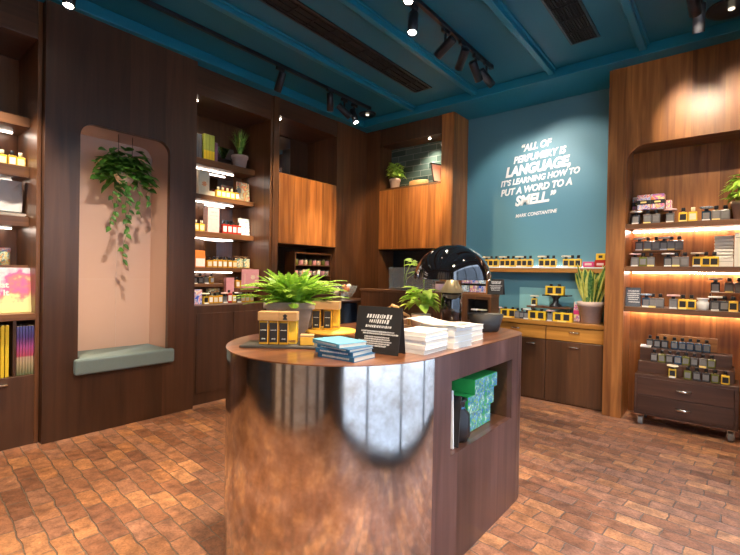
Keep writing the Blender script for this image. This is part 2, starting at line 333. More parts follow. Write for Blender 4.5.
def text_part(name, body, size, mat, parent, M, extrude=.001, shear=0, bold=0, align='CENTER', line=1.0):
    c = bpy.data.curves.new(name, 'FONT'); c.body = body; c.size = size; c.extrude = extrude; c.shear = shear; c.offset = bold
    c.align_x = align; c.align_y = 'CENTER'; c.space_line = line; c.resolution_u = 4
    t = bpy.data.objects.new(name+'_src', c); COL.objects.link(t)
    bpy.context.view_layer.update()
    me = bpy.data.meshes.new_from_object(t.evaluated_get(bpy.context.evaluated_depsgraph_get()))
    COL.objects.unlink(t); bpy.data.objects.remove(t); me.transform(M)
    me.materials.clear(); me.materials.append(MATS[mat]); me.name = name
    o = bpy.data.objects.new(name, me); COL.objects.link(o); o.parent = parent; return o
def scribble(mb, rows, fn, seed=1, mi=0):
    """illegible lettering: rows of (u centre, v, width, height); fn(u,v) -> basis (point, udir, vdir, normal)"""
    rnd = random.Random(seed)
    for uc, v, w, h in rows:
        u = uc-w/2
        while u < uc+w/2:
            k = h*rnd.uniform(.35, .8); a = h*rnd.uniform(.75, 1.1)
            p = [fn(u, v-a/2), fn(u+k*.7, v-a/2), fn(u+k*.7+a*.25, v+a/2), fn(u+a*.25, v+a/2)]
            mb.poly(p, mi); u += k*1.0+h*.12
    return mb
def rrect(u0, u1, v0, v1, r, corners=(1, 1, 1, 1), n=8):
    """bl, br, tr, tl rounded"""
    out = []
    for (cx, cy, a0, sx), on in zip(((u0+r, v0+r, pi, 0), (u1-r, v0+r, 1.5*pi, 0), (u1-r, v1-r, 0, 0), (u0+r, v1-r, .5*pi, 0)), corners):
        if on: out += [(cx+r*cos(a0+i*pi/2/n), cy+r*sin(a0+i*pi/2/n)) for i in range(n+1)]
        else: out.append((u0 if cx < (u0+u1)/2 else u1, v0 if cy < (v0+v1)/2 else v1))
    return out
XY = lambda x: (lambda u, v, d: (x+d, u, v))      # outline in the y/z plane
XZ = lambda y: (lambda u, v, d: (u, y+d, v))      # outline in the x/z plane

# ------------------------------------------------------------ room shell
struct('floor', MB().box(-5.3, .30, -1.15, 5.7, -.1, 0), 'terracotta_floor')
struct('ceiling', MB().box(-5.3, .45, -1.15, 5.7, 3.6, 3.75), 'teal_ceiling')
struct('wall_left', MB().box(-5.3, -5.2, -1.15, 5.7, 0, 3.6), 'dark_wall')
struct('wall_back', MB().box(-5.2, .45, 5.42, 5.7, 0, 3.6), 'teal_wall')
struct('wall_right', MB().prism([(-1.15, 0), (5.42, 0), (5.42, 3.6), (-1.15, 3.6)], [[(-.25, .04), (3.9, .04), (3.9, 2.95), (-.25, 2.95)]], XY(.30), 0, .15), 'dark_wall')
struct('wall_front', MB().box(-5.2, .30, -1.15, -1.0, 0, 3.6), 'dark_wall')
struct('pavement', MB().box(.30, 9, -6, 12, -.12, -.02), 'pavement')
struct('wall_opposite', MB().box(6, 6.3, -6, 12, -.02, 7), 'facade')
for i, (x0, x1, m) in enumerate(((-.28, -.05, 'greige'), (-.75, -.42, 'greige'), (-1.35, -.85, 'greige'), (-1.7, -1.5, 'greige'), (-2.15, -1.9, 'greige'))):
    struct(f'trim_{i+20}', MB().box(x0, x1, -1.0, -.97, 0, 3.0, .004), m)
d = struct('door_1', MB().box(-3.3, -2.4, -1.0, -.94, 0, 2.3, .005), 'navy_panel')
for nm, a0, a1, z1 in (('window_1', -.25, 3.9, 2.95),):
    t = bpy.data.objects.new(nm, None); COL.objects.link(t); t['kind'] = 'structure'
    f = MB(); n = 4
    for i in range(n+1):
        c = a0+(a1-a0)*i/n; c = min(max(c, a0+.025), a1-.025); f.box(.33, .39, c-.025, c+.025, .04, z1)
    for z in (.065, z1-.025): f.box(.335, .385, a0, a1, z-.025, z+.025)
    f.build('window_frame', 'black_metal', t)
    MB().box(.36, .366, a0, a1, .04, z1).build('pane', 'shop_glass', t)
# soffit ring and ceiling beams
struct('trim_1', MB().box(-4.12, .30, 4.80, 5.42, 3.5, 3.6, .006), 'teal_beam')
struct('trim_2', MB().box(-5.2, -4.12, -1.0, 5.42, 3.5, 3.6, .006), 'teal_beam')
for i, x in enumerate((-3.27, -2.39, -1.50, -.67, .2)):
    struct(f'trim_{i+3}', MB().box(x-.03, x+.03, -1.0, 4.80, 3.54, 3.6, .008).box(x-.05, x+.05, -1.0, 4.80, 3.583, 3.6, .004), 'teal_beam')

# ------------------------------------------------------------ ceiling fittings
def vent(x0, x1, y0, y1, label, n):
    t = thing('air_vent', label, 'vent', ((x0+x1)/2, (y0+y1)/2, 3.6), 0)
    w, l = (x1-x0)/2, (y1-y0)/2
    MB().prism([(-w, -l), (w, -l), (w, l), (-w, l)], [[(-w+.02, -l+.02), (w-.02, -l+.02), (w-.02, l-.02), (-w+.02, l-.02)]], lambda u, v, d: (u, v, d), -.012, 0).build('frame', 'black_metal', t)
    MB().box(-w+.02, w-.02, -l+.02, l-.02, -.003, 0).build('duct_shade_sheet', 'black_vent', t)  # flat black sheet in place of the shaded depth of the duct
    m = MB()
    for k in range(n):
        x = -w+.02+(2*w-.04)*(k+.5)/n; m.box(x-.003, x+.003, -l+.02, l-.02, -.011, -.003)
    k = -l+.15
    while k < l-.05: m.box(-w+.02, w-.02, k-.006, k+.006, -.0115, -.003); k += .22
    m.build('grille', 'black_vent', t)
vent(-1.20, -.95, 2.7, 4.39, 'black louvred air vent in the teal ceiling beside the right light track', 9)
vent(-2.98, -2.74, -.6, 4.42, 'long black slot air vent in the teal ceiling between the light tracks', 3)
for x, y, r, l in ((-3.9, 4.63, .12, 'small round black downlight in the ceiling above the corner cabinets'), (-.03, 4.56, .17, 'large round black downlight in the ceiling above the right display')):
    t = thing('ceiling_downlight', l, 'downlight', (x, y, 3.6))
    MB().lathe([(0, -.012), (r-.03, -.012), (r-.01, -.02), (r, -.012), (r, 0), (0, 0)], 32).build('trim_ring', 'black_metal', t)
    MB().cyl(.022, -.02, -.0115, 16).build('lens', 'lens_dim', t)

def track(x, y0, y1, label):
    t = thing('light_track', label, 'light track', (x, (y0+y1)/2, 3.6)); l = (y1-y0)/2
    MB().box(-.018, .018, -l, l, -.035, 0, .003).build('rail', 'black_metal', t)
    MB().box(-.022, .022, l-.02, l+.02, -.04, 0, .003).build('end_cap', 'black_metal', t)
track(-1.97, -.9, 4.33, 'black ceiling light track with spotlights running towards the lettered wall')
track(-3.72, -.9, 4.45, 'black ceiling light track along the left wooden wall')
track(-.23, -.9, 4.45, 'black ceiling light track at the right near the tall wooden display')
def spot(x, y, target, power, label, size=46, col=(1, .80, .56), lit=True, L=.2, z=3.41, blend=.55):
    t = thing('track_spotlight', label, 'spotlight', (x, y, 3.565), 0, 'track spotlights')
    q = (Vector(target)-Vector((x, y, z))).normalized().to_track_quat('-Z', 'Y')
    MB().box(-.016, .016, -.05, .05, -.035, 0, .004).box(-.008, .008, -.008, .008, z-3.565, -.03).build('adapter', 'black_metal', t)
    h = MB().lathe([(0, L*.5), (.036, L*.5), (.04, L*.46), (.04, -L*.5), (.034, -L*.5), (.034, -L*.42), (0, -L*.42)], 24).build('housing', 'black_metal', t)
    e = MB().cyl(.033, -L*.44, -L*.43, 20).build('lens', 'lens' if lit else 'lens_dim', t)
    for o in (h, e): o.location = (0, 0, z-3.565); o.rotation_euler = q.to_euler()
    if power:
        l = bpy.data.lights.new('spot_lamp', 'SPOT'); l.energy = power; l.color = col; l.spot_size = R(size); l.spot_blend = blend; l.shadow_soft_size = .03
        o = bpy.data.objects.new('spot_lamp', l); COL.objects.link(o); o.parent = t
        o.location = Vector((0, 0, z-3.565))+q @ Vector((0, 0, -L*.5-.01)); o.rotation_euler = q.to_euler()
spot(-2.00, 2.92, (-1.65, 2.2, 1.0), 150, 'lit black spotlight hanging upright on the middle track, nearest the camera in view', 62)
spot(-1.80, 2.60, (-1.4, .2, 0), 90, 'lit black spotlight at the top edge of the photo right of the upright one', 60)
spot(-1.98, 3.40, (-4.23, 3.75, 2.25), 190, 'black spotlight on the middle track tilted left towards the orange cabinet doors', 34, col=(1, .66, .30))
spot(-1.96, 3.68, (-3.5, 5.0, 2.25), 150, 'black spotlight on the middle track tilted down to the right, second in the cluster', 36, col=(1, .68, .34))
spot(-1.97, 3.98, (-1.95, 5.42, 2.2), 42, 'brownish lit spotlight with glowing rim in the middle track cluster', 70, col=(1, .93, .82))
spot(-1.95, 4.18, (-1.45, 5.42, 2.5), 34, 'spotlight at the far end of the middle track, tilted right', 64, col=(1, .93, .82))
spot(-.24, 3.93, (-.15, 5.0, 2.85), 46, 'black spotlight at the top right tilted to the left, upper of a pair', 50)
spot(-.22, 4.20, (-.3, 4.97, 1.5), 90, 'black spotlight hanging upright at the top right, lower of a pair', 52)
spot(-3.80, 1.08, (-3.0, .6, 0), 140, 'brightly lit spotlight at the top left edge above the niche panel', 74, col=(1, .74, .45))
spot(-3.72, 2.97, (-4.5, 2.9, 1.6), 190, 'dark spotlight on the left track, first seen from the left', 40)
spot(-3.68, 3.68, (-4.0, 4.15, 1.2), 130, 'dark spotlight on the left track, left of the cluster of three', 40)
spot(-3.74, 3.99, (-3.0, 5.02, 2.3), 70, 'spotlight with a bright white rim on the left track cluster', 40, col=(1, .7, .38))
spot(-3.76, 4.20, (-2.7, 4.1, 1.0), 90, 'dark spotlight at the far end of the left track', 40)
spot(-1.97, 1.75, (-1.5, 5.15, 1.05), 150, 'added unseen spotlight on the middle track above the island, aimed at the teal wall counter', 38, col=(1, .86, .68), blend=1)  # out-of-view head added to brighten the counter goods
spot(-3.72, .35, (-4.6, .8, 1.7), 110, 'added unseen spotlight on the left track aimed at the far left shelving', 50, col=(1, .86, .7))  # extra lamp put in because the far left goods were unlit
# the same tracks run on above and behind the camera
spot(-.23, .9, (-2.4, 1.2, 0), 210, 'spotlight on the right track above the camera, lighting the floor', 80, col=(1, .72, .42))
spot(-1.97, .9, (-4.5, 1.68, 1.5), 130, 'added unseen spotlight on the middle track aimed at the blush niche', 32, col=(1, .88, .74), blend=1)  # extra narrow lamp, added out of view to brighten the niche
spot(-.23, 2.4, (-.2, 3.9, 0), 90, 'spotlight on the right track lighting the bricks before the trolley', 80, col=(1, .78, .52))
spot(-1.97, .1, (-1.2, -1.0, .6), 120, 'added spotlight on the middle track behind the camera, lighting the greige trims', 90, col=(1, .78, .5))  # lamp added so the greige trims show bright in the steel front

# ------------------------------------------------------------ left wall: shelving, niche panel
def led(parent, x0, x1, y0, y1, z0, z1, mat='led'):
    return MB().box(x0, x1, y0, y1, z0, z1).build('led_strip', mat, parent)
def side_shelving(label, y0, y1, shelves, xf, xb, base_z, hdr_z, leds, mirror_z0):
    t = thing('shelving_unit', label, 'shelving unit', (-4.5, (y0+y1)/2, 0)); ox, oy = -4.5, (y0+y1)/2
    B = lambda m, a, b, c, d, e, f, bv=.003: m.box(a-ox, b-ox, c-oy, d-oy, e, f, bv)
    m = MB(); B(m, -4.86, -4.25, y0, y0+.03, 0, 3.5); m.build('side_panel', 'walnut_dark', t)
    m = MB(); B(m, -4.86, -4.25, y1-.03, y1, 0, 3.5); m.build('side_panel', 'walnut_mid', t)
    m = MB(); B(m, -4.86, -4.25, y0+.03, y1-.03, hdr_z, 3.5); m.build('header', 'walnut_dark_y', t)
    m = MB(); B(m, -4.86, -4.83, y0+.03, y1-.03, base_z, hdr_z, 0); m.build('back_panel', 'walnut_mid', t)
    m = MB(); B(m, -4.83, -4.822, y0+.03, y0+(y1-y0)*.30, mirror_z0, hdr_z-.3, 0); B(m, -4.83, -4.822, y0+(y1-y0)*.46, y1-.16, mirror_z0, hdr_z-.3, 0); m.build('mirror', 'mirror', t)
    m = MB(); B(m, -4.86, -4.25, y0+.03, y1-.03, .0, base_z); m.build('base_cabinet', 'walnut_dark', t)
    for z0, z1 in shelves:
        m = MB(); B(m, -4.82, xf, y0+.03, y1-.03, z0, z1); s = m.build('shelf', 'walnut_mid_y', t)
        if leds: led(t, -4.74-ox, -4.72-ox, y0+.06-oy, y1-(.22 if y0 > 1 else .09)-oy, z0-.009, z0-.0005)
    return t
L1 = side_shelving('left shelving with books, mirror back and lit shelf undersides at the photo edge', -.6, 1.03, [(2.54, 2.62), (2.13, 2.22), (1.73, 1.81), (1.385, 1.415)], -4.45, -4.83, .55, 3.20, True, 1.42)
# display ledge, magazine compartments of the left unit
ox, oy = -4.5, .215
MB().box(-4.82-ox, -4.24-ox, -.57-oy, 1.0-oy, .985, 1.037, .003).build('display_ledge', 'walnut_mid_y', L1)
for y in (.0, .43, .865): MB().box(-4.82-ox, -4.26-ox, y-.0-oy, y+.02-oy, .55, .985).build('divider', 'walnut_dark', L1)
MB().box(-.02, .02, -.03, .03, -.006, .006, .003, M=Matrix.Translation((-4.24-ox, .80-oy, .50))).build('handle', 'chrome', L1)

def niche_panel():
    t = thing('niche_wall_panel', 'dark wooden wall panel with a round-cornered blush niche and hanging plant', 'wall panel', (-4.175, 1.66, 0))
    oy = 1.66; y0, y1 = 1.033-oy, 2.295-oy; n0, n1 = 1.275-oy, 2.03-oy
    hole = rrect(n0, n1, .50, 2.615, .11, (0, 0, 1, 1))
    MB().prism([(y0, 0), (y1, 0), (y1, 3.5), (y0, 3.5)], [hole], lambda u, v, d: (d, u, v), -.05, 0).build('front_panel', 'walnut_dark', t)
    MB().box(-.45, -.05, y0, y0+.03, 0, 3.5).build('side_panel', 'walnut_dark', t)
    MB().box(-.45, -.05, y1-.03, y1, 0, 3.5).build('side_panel', 'walnut_dark', t)
    m = MB(); h = rrect(n0-.002, n1+.002, .498, 2.617, .112, (0, 0, 1, 1)); k = len(h)
    D = -.40
    A = [m.bm.verts.new((-.05, u, v)) for u, v in h]; B = [m.bm.verts.new((D, u, v)) for u, v in h]
    for i in range(k): f = m.bm.faces.new([A[i], A[(i+1) % k], B[(i+1) % k], B[i]])
    m.bm.faces.new(B); m.build('niche_lining', 'blush_plaster', t)
    # two shallow joint lines of the plaster back
    MB().box(D+.001, D+.003, .05, .053, .66, 2.6).box(D+.001, D+.003, n0+.01, n1-.01, 1.30, 1.303).build('joint', 'taupe_clay', t)
niche_panel()
def niche_light():
    t = thing('niche_light', 'slim warm light strip inside the left jamb of the blush niche', 'light', (-4.29, 1.279, 1.50))
    MB().box(-.02, .02, 0, .006, -.85, .85, .001).build('strip', 'diffuser', t)
    l = bpy.data.lights.new('strip_lamp', 'AREA'); l.shape = 'RECTANGLE'; l.size = .03; l.size_y = 1.6; l.energy = 5.5; l.color = (1, .76, .56)
    o = bpy.data.objects.new('strip_lamp', l); COL.objects.link(o); o.parent = t; o.location = (0, .009, 0); o.rotation_euler = (-pi/2, 0, 0)
niche_light()
c = MB().prism([(-.395, -.378), (.004, -.378), (.004, -.422), (.072, -.422), (.072, .408), (.004, .408), (.004, .362), (-.395, .362)], [], lambda u, v, d: (u, v, d), .515, .648).build('seat_cushion', 'cushion_fabric')
c.location = (-4.175, 1.66, 0); tag(c, 'grey green upholstered bench cushion at the foot of the niche', 'cushion')
bv = c.modifiers.new('round', 'BEVEL'); bv.width = .032; bv.use_clamp_overlap = False; bv.segments = 4; bv.limit_method = 'ANGLE'; bv.angle_limit = R(50); bv.width = .021
for f in c.data.polygons: f.use_smooth = False
def leaf(mb, p, d, n, L, w, mi=0, fold=.25, droop=.2):
    d = d.normalized(); s = d.cross(n).normalized(); n = s.cross(d).normalized()
    pr = [(0, 0), (.12, .75), (.35, 1), (.65, .72), (1, 0)]
    mid, lf, rt_ = [], [], []
    for a, b in pr:
        q = p+d*(L*a)-n*(droop*L*a*a); mid.append(mb.bm.verts.new(q+Vector((0, 0, 0))))
        if b: lf.append(mb.bm.verts.new(q+s*(w*b/2)+n*(fold*w*b/2))); rt_.append(mb.bm.verts.new(q-s*(w*b/2)+n*(fold*w*b/2)))
    F = lambda *v: setattr(mb.bm.faces.new(v), 'material_index', mi)
    F(mid[0], mid[1], lf[0]); F(mid[0], rt_[0], mid[1])
    for i in range(2): F(mid[i+1], mid[i+2], lf[i+1], lf[i]); F(mid[i+1], rt_[i], rt_[i+1], mid[i+2])
    F(mid[3], mid[4], lf[2]); F(mid[3], rt_[2], mid[4])
def hanging_plant():
    t = thing('hanging_pothos', 'trailing green pothos plant hung on two wires in the blush niche', 'plant', (-4.30, 1.67, 2.24))
    rnd = random.Random(3)
    MB().lathe([(0, -.06), (.05, -.06), (.085, .0), (.09, .04), (.08, .04), (.07, .02), (0, .02)], 20).build('pot', 'taupe_clay', t)
    MB().tube([(0, -.05, .03), (0, -.058, .45)], .0025).tube([(0, .06, .03), (0, .066, .45)], .0025).build('hanging_wire', 'wire', t)
    lv, st = MB(), MB()
    for i in range(380):
        a = rnd.uniform(0, 2*pi); e = rnd.uniform(-.5, 1.2); r = rnd.uniform(.15, 1)
        p = Vector((cos(a)*cos(e)*.14*r, sin(a)*cos(e)*.23*r, sin(e)*.19*r+.08-.07*r*r*max(0, 1-e)))
        p.x = max(p.x, -.1)
        d = Vector((cos(a)+.5, sin(a)*1.1, rnd.uniform(-.8, .35))); leaf(lv, p, d, Vector((rnd.uniform(-.2, .8), rnd.uniform(-.3, .3), 1)), rnd.uniform(.08, .12), rnd.uniform(.055, .085))
    for (y0, yl, zl, x) in ((-.10, -.13, -.47, .06), (.0, -.03, -.80, .08), (.08, .11, -.36, .07), (.17, .19, -.20, .05), (-.04, -.08, -.26, .06), (.04, .0, -.50, .05)):
        pts = [Vector((x*min(1, k/3), y0+(yl-y0)*k/10+.015*sin(k*1.3+yl*9), zl*(k/10)**1.1)) for k in range(11)]
        st.tube(pts, .0022, 5)
        n = int(abs(zl)/.042)
        for k in range(n):
            u = (k+1)/n*9.99; q = pts[int(u)].lerp(pts[int(u)+1], u-int(u)); dens = .8 if u > 4 else 1
            if rnd.random() < dens: sgn = rnd.choice((-1, 1)); leaf(lv, q, Vector((.5, sgn*rnd.uniform(.3, 1), rnd.uniform(-1, -.2))), Vector((1, 0, .5)), rnd.uniform(.045, .08), rnd.uniform(.03, .05))
    lv.build('leaves', 'pothos_leaf', t); st.build('stem', 'pothos_leaf', t)
hanging_plant()

Mu = side_shelving('middle shelving of fragrances with lit shelves between the niche panel and the cabinets', 2.30, 3.30, [(2.575, 2.65), (2.195, 2.25), (1.775, 1.838), (1.385, 1.435)], -4.55, -4.83, 1.03, 3.21, True, 1.45)
oy = 2.80
MB().box(-4.82-ox, -4.44-ox, 3.0-oy, 3.265-oy, 1.15, 1.20, .003).box(-4.82-ox, -4.80-ox, 3.0-oy, 3.265-oy, 1.03, 1.15).build('riser_shelf', 'walnut_mid_y', Mu)
MB().box(-4.82-ox, -4.58-ox, 2.34-oy, 2.87-oy, 1.215, 1.25, .003).box(-4.82-ox, -4.80-ox, 2.34-oy, 2.87-oy, 1.03, 1.215).build('riser_shelf', 'walnut_mid_y', Mu)
MB().box(-4.25-ox, -4.243-ox, 2.36-oy, 2.78-oy, .12, .95, .003).build('door', 'walnut_dark', Mu); MB().box(-4.25-ox, -4.243-ox, 2.80-oy, 3.22-oy, .12, .95, .003).build('door', 'walnut_dark', Mu)
t = thing('recessed_light', 'tiny bright downlight in the top of the middle shelving', 'light', (-4.42, 2.42, 3.21))
MB().cyl(.014, -.008, 0).build('lens', 'lens', t)
def point(parent, loc, power, col=(1, .7, .4), r=.03):
    l = bpy.data.lights.new('lamp', 'SPOT'); l.energy = power; l.color = col; l.spot_size = R(120); l.spot_blend = .8; l.shadow_soft_size = r
    o = bpy.data.objects.new('lamp', l); COL.objects.link(o); o.parent = parent; o.location = loc
point(t, (0, 0, -.03), 5)

# corner cabinets on the left wall
def corner_left():
    t = thing('corner_cabinet', 'tall wooden corner cabinet with glowing orange doors left of the room corner', 'cabinet', (-4.5, 3.9, 0)); oy = 3.9
    m = MB(); m.box(-.36, .27, 3.30-oy, 3.385-oy, 0, 3.5, .003); m.build('side_panel', 'walnut_mid', t)
    MB().box(-.36, .27, 4.39-oy, 5.42-oy, 0, 3.5, .003).build('corner_panel', 'walnut_mid', t)
    MB().box(-.36, .26, 3.385-oy, 4.39-oy, 3.29, 3.5).build('header', 'walnut_dark_y', t)
    for z in (2.58, 1.75): MB().box(-.36, .26, 3.385-oy, 4.39-oy, z, z+.03).build('shelf', 'walnut_mid_y', t)
    MB().box(-.36, -.33, 3.385-oy, 4.39-oy, 0, 3.29).build('back_panel', 'walnut_dark', t)
    MB().box(-.33, -.322, 3.40-oy, 4.05-oy, 2.62, 3.27).build('mirror', 'mirror', t)
    for k in range(4):
        a = 3.39-oy+k*.25; d = MB().box(.235, .268, a+.002, a+.248, 1.755, 2.60, .003).build('door', 'walnut_warm', t)
    MB().box(-.36, .20, 3.385-oy, 4.39-oy, 0, 1.07, .003).build('base_cabinet', 'walnut_dark', t)
    MB().box(-.33, .23, 3.385-oy, 4.39-oy, 1.07, 1.10, .003).build('countertop', 'walnut_dark_y', t)
    q = thing('recessed_light', 'tiny bright downlight in the top of the left corner cabinet', 'light', (-4.33, 3.47, 3.29))
    MB().cyl(.011, -.008, 0).build('lens', 'lens', q); point(q, (0, .1, -.03), 7)
corner_left()
def rack():
    t = thing('tiered_rack', 'dark wooden tiered rack full of small coloured tins below the orange doors', 'rack', (-4.40, 4.05, 1.10))
    m = MB()
    for z in (.10, .26, .40): m.box(-.1, .1, -.32, .32, z-.012, z, .002)
    m.box(-.1, .1, -.32, .32, .545, .56); m.build('shelf', 'walnut_mid_y', t)
    for s in (-1, 1): MB().box(-.1, .1, s*.325-.008, s*.325+.008, 0, .56, .002).build('side_panel', 'walnut_mid', t)
    i = 0
    for r, z in enumerate((.10, .26, .40)):
        for k in range(8):
            y = -.28+k*.08
            def mk(o, mat=('tin_print', 'tin_print_grey', 'pink', 'frosted', 'olive_glass')[(k*3+r*2+(k//3)) % 5]):
                MB().cyl(.03, 0, .062, 16).build('body', mat, o); MB().cyl(.031, .062, .075, 16).build('lid', 'black_plastic' if mat != 'frosted' else 'cream', o)
            place(('tin', (k*3+r*2+(k//3)) % 5), mk, 'cosmetic_tin', f'small coloured tin, {ORD[k]} from the left on the {("lowest", "middle", "top")[r]} row of the tiered rack', 'tin', (-4.34, 4.05+y, 1.10+z), 0, 'tins on the tiered rack')
rack()
def pedestal():
    t = thing('round_pedestal', 'dark round pedestal behind the yellow cake stand', 'pedestal', (-3.87, 4.2, 0))
    MB().cyl(.17, 0, 1.03, 32).build('column', 'navy_panel', t); MB().cyl(.25, 1.03, 1.07, 40).build('top', 'walnut_dark', t)
    b = thing('glass_bowl', 'wide clear glass bowl of small trinkets on the round pedestal', 'bowl', (-3.85, 4.15, 1.07))
    MB().lathe([(.0, 0), (.08, 0), (.09, .01), (.17, .10), (.185, .17), (.18, .17), (.165, .10), (.085, .016), (0, .012)], 32).build('bowl', 'hazy_glass', b)
    rnd = random.Random(5)
    for i in range(16):
        a = i*2.4; r = .035*math.sqrt(i)*.75; z = .05+.045*(i % 3)+r*.25
        def mk(o, mat=('frosted', 'orange_pack', 'black_plastic', 'cream')[i % 4]):
            MB().lathe([(0, -.032), (.023, -.025), (.035, 0), (.023, .025), (0, .032)], 12).build('body', mat, o)
        place(('ball', i % 4), mk, 'bath_bomb', f'{("white", "orange", "black", "cream")[i % 4]} round piece in the glass bowl, {("centre", "inner ring", "middle ring", "outer ring")[i//4]}', 'bath bomb', (-3.85+r*cos(a), 4.15+r*sin(a), 1.07+z), 0, 'small round pieces in the glass bowl')
pedestal()
# corner cabinet on the back wall
def corner_back():
    t = thing('corner_cabinet', 'tall wooden corner cabinet with tiled alcove beside the teal wall', 'cabinet', (-3.45, 5.2, 0)); ox, oy = -3.45, 5.2
    f0 = 5.02-oy; b = 5.42-oy
    MB().box(-4.228-ox, -3.97-ox, f0, b, 0, 3.5, .003).build('side_panel', 'walnut_mid', t)
    MB().box(-2.95-ox, -2.77-ox, f0, b, 0, 3.5, .003).build('side_panel', 'walnut_warm', t)
    MB().box(-3.97-ox, -2.95-ox, f0+.005, b, 3.26, 3.5, .003).build('header', 'walnut_deep', t)
    MB().box(-3.97-ox, -2.95-ox, b-.12, b-.005, 2.63, 3.26).build('tiled_back', 'green_glazed_tile', t)
    for z in (2.60, 1.75): MB().box(-3.97-ox, -2.95-ox, f0, b-.03, z, z+.03, .002).build('shelf', 'walnut_mid_x', t)
    for k in range(4): MB().box(-3.97+k*.255+.002-ox, -3.97+(k+1)*.255-.002-ox, f0-.005, f0+.02, 1.755, 2.60, .003).build('door', 'walnut_warm', t)
    MB().box(-3.97-ox, -2.95-ox, b-.03, b-.01, .9, 1.75).build('recess_back', 'navy_panel', t)
    MB().box(-3.97-ox, -2.95-ox, f0, b-.01, 0, .9, .003).build('base_cabinet', 'walnut_dark', t)
    q = thing('recessed_light', 'downlight in the top of the tiled alcove', 'light', (-3.2, 5.13, 3.26))
    MB().cyl(.013, -.008, 0).build('lens', 'lens', q); point(q, (0, 0, -.03), 26, (1, .88, .72))
corner_back()

# ------------------------------------------------------------ teal wall
def wall_quote():
    t = thing('wall_lettering', 'white hand-lettered quote about perfumery and smell on the teal wall', 'lettering', (-1.85, 5.418, 2.6))
    base = Matrix.Rotation(pi/2, 4, 'X')
    for body, s, x, z, b in (('“ALL OF', .115, -.02, .40, .005), ('PERFUMERY IS', .115, .02, .275, .005), ('LANGUAGE,', .165, .0, .135, .009), ('IT’S LEARNING HOW TO', .098, .02, .005, .004), ('PUT A WORD TO A', .112, -.02, -.115, .005), ('SMELL.”', .165, -.02, -.25, .008), ('MARK CONSTANTINE', .058, .0, -.43, .0015)):
        o = text_part('lettering', body, s, 'white_paint', t, Matrix.Translation((x, 0, z)) @ base @ Matrix.Rotation(R(4), 4, 'Z') @ Matrix.Diagonal((.86, 1, 1, 1)), .0015, .28, b)
wall_quote()
t = thing('wall_shelf', 'long golden wooden shelf on the teal wall holding perfume bottles', 'shelf', (-1.875, 5.33, 1.45))
MB().box(-.893, .893, -.09, .085, 0, .065, .003).build('board', 'golden_wood_x', t)
MB().box(-.893, .893, -.095, -.0905, .05, .065).build('label_rail', 'frosted', t)
led(t, -.85, .85, .065, .08, .0655, .072, 'led')
o = MB().box(-.47, .47, -.01, .0, 0, .36, .002).build('backing_board', 'pale_teal'); o.location = (-1.55, 5.418, .905); tag(o, 'pale teal board leaning on the teal wall under the long shelf', 'board')
def handle(parent, x, y, z):
    MB().tube([(x-.045, y, z), (x-.045, y-.02, z), (x-.03, y-.026, z), (x+.03, y-.026, z), (x+.045, y-.02, z), (x+.045, y, z)], .009, 8).build('handle', 'chrome', parent)
def base_cabinet():
    t = thing('base_cabinet', 'low wooden base cabinet of drawers and doors under the teal wall', 'cabinet', (-1.875, 5.25, 0)); ox, oy = -1.875, 5.25
    MB().box(-2.765-ox, -.985-ox, 5.09-oy, 5.41-oy, 0, .855).build('body', 'walnut_mid', t)
    MB().box(-2.765-ox, -.985-ox, 5.05-oy, 5.41-oy, .855, .905, .004).build('countertop', 'golden_wood_x', t)
    for a, b in ((-2.76, -2.28), (-2.27, -1.59), (-1.58, -.99)):
        d = MB().box(a-ox, b-ox, 5.07-oy, 5.09-oy, .70, .85, .003).build('drawer', 'golden_wood_x', t); handle(d, (a+b)/2-ox, 5.07-oy, .80)
    for a, b in ((-2.76, -2.28), (-2.27, -1.59), (-1.58, -.99)):
        d = MB().box(a-ox, b-ox, 5.07-oy, 5.09-oy, .02, .69, .003).build('door', 'walnut_deep', t); handle(d, (a+b)/2+(.18 if a < -2 else 0)-ox, 5.07-oy, .64)
base_cabinet()

# ------------------------------------------------------------ tall display on the right
def right_display():
    t = thing('display_shelving', 'tall golden wooden display with a round-cornered opening and lit shelves', 'shelving unit', (0, 5.15, 0)); oy = 5.15; F = 4.97-oy
    path = [(-.98, 0), (-.81, 0), (-.81, 2.54)] + [(-.64+.17*cos(a), 2.54+.17*sin(a)) for a in [pi-i*pi/2/8 for i in range(1, 9)]] + [(.10, 2.71)] + [(.10+.12*cos(a), 2.59+.12*sin(a)) for a in [pi/2-i*pi/2/8 for i in range(1, 9)]] + [(.22, 0), (.295, 0), (.295, 3.5), (-.98, 3.5)]
    MB().prism(path, [], XZ(F), 0, .04).build('front_panel', 'walnut_warm', t)
    MB().box(-.98, -.94, F+.04, 5.41-oy, 0, 3.5).build('side_panel', 'walnut_mid', t); MB().box(-.85, -.81, F+.04, 5.38-oy, 0, 2.72).build('side_panel', 'walnut_warm', t)
    MB().box(0.22, 0.25, F+.04, 5.38-oy, 0, 2.72).build('side_panel', 'walnut_warm', t)
    MB().box(-.85, .25, F+.04, 5.38-oy, 2.72, 2.75).build('top_panel', 'walnut_mid_x', t)
    MB().box(-.85, .25, 5.36-oy, 5.38-oy, 0, 2.72).build('back_panel', 'walnut_warm', t)
    for z in (1.94, 1.52, 1.12):
        MB().box(-.81, .22, 4.995-oy, 5.36-oy, z-.05, z, .003).build('shelf', 'walnut_mid_x', t)
        led(t, -.79, .20, 5.315-oy, 5.33-oy, z-.06, z-.0505, 'led_pink')
right_display()

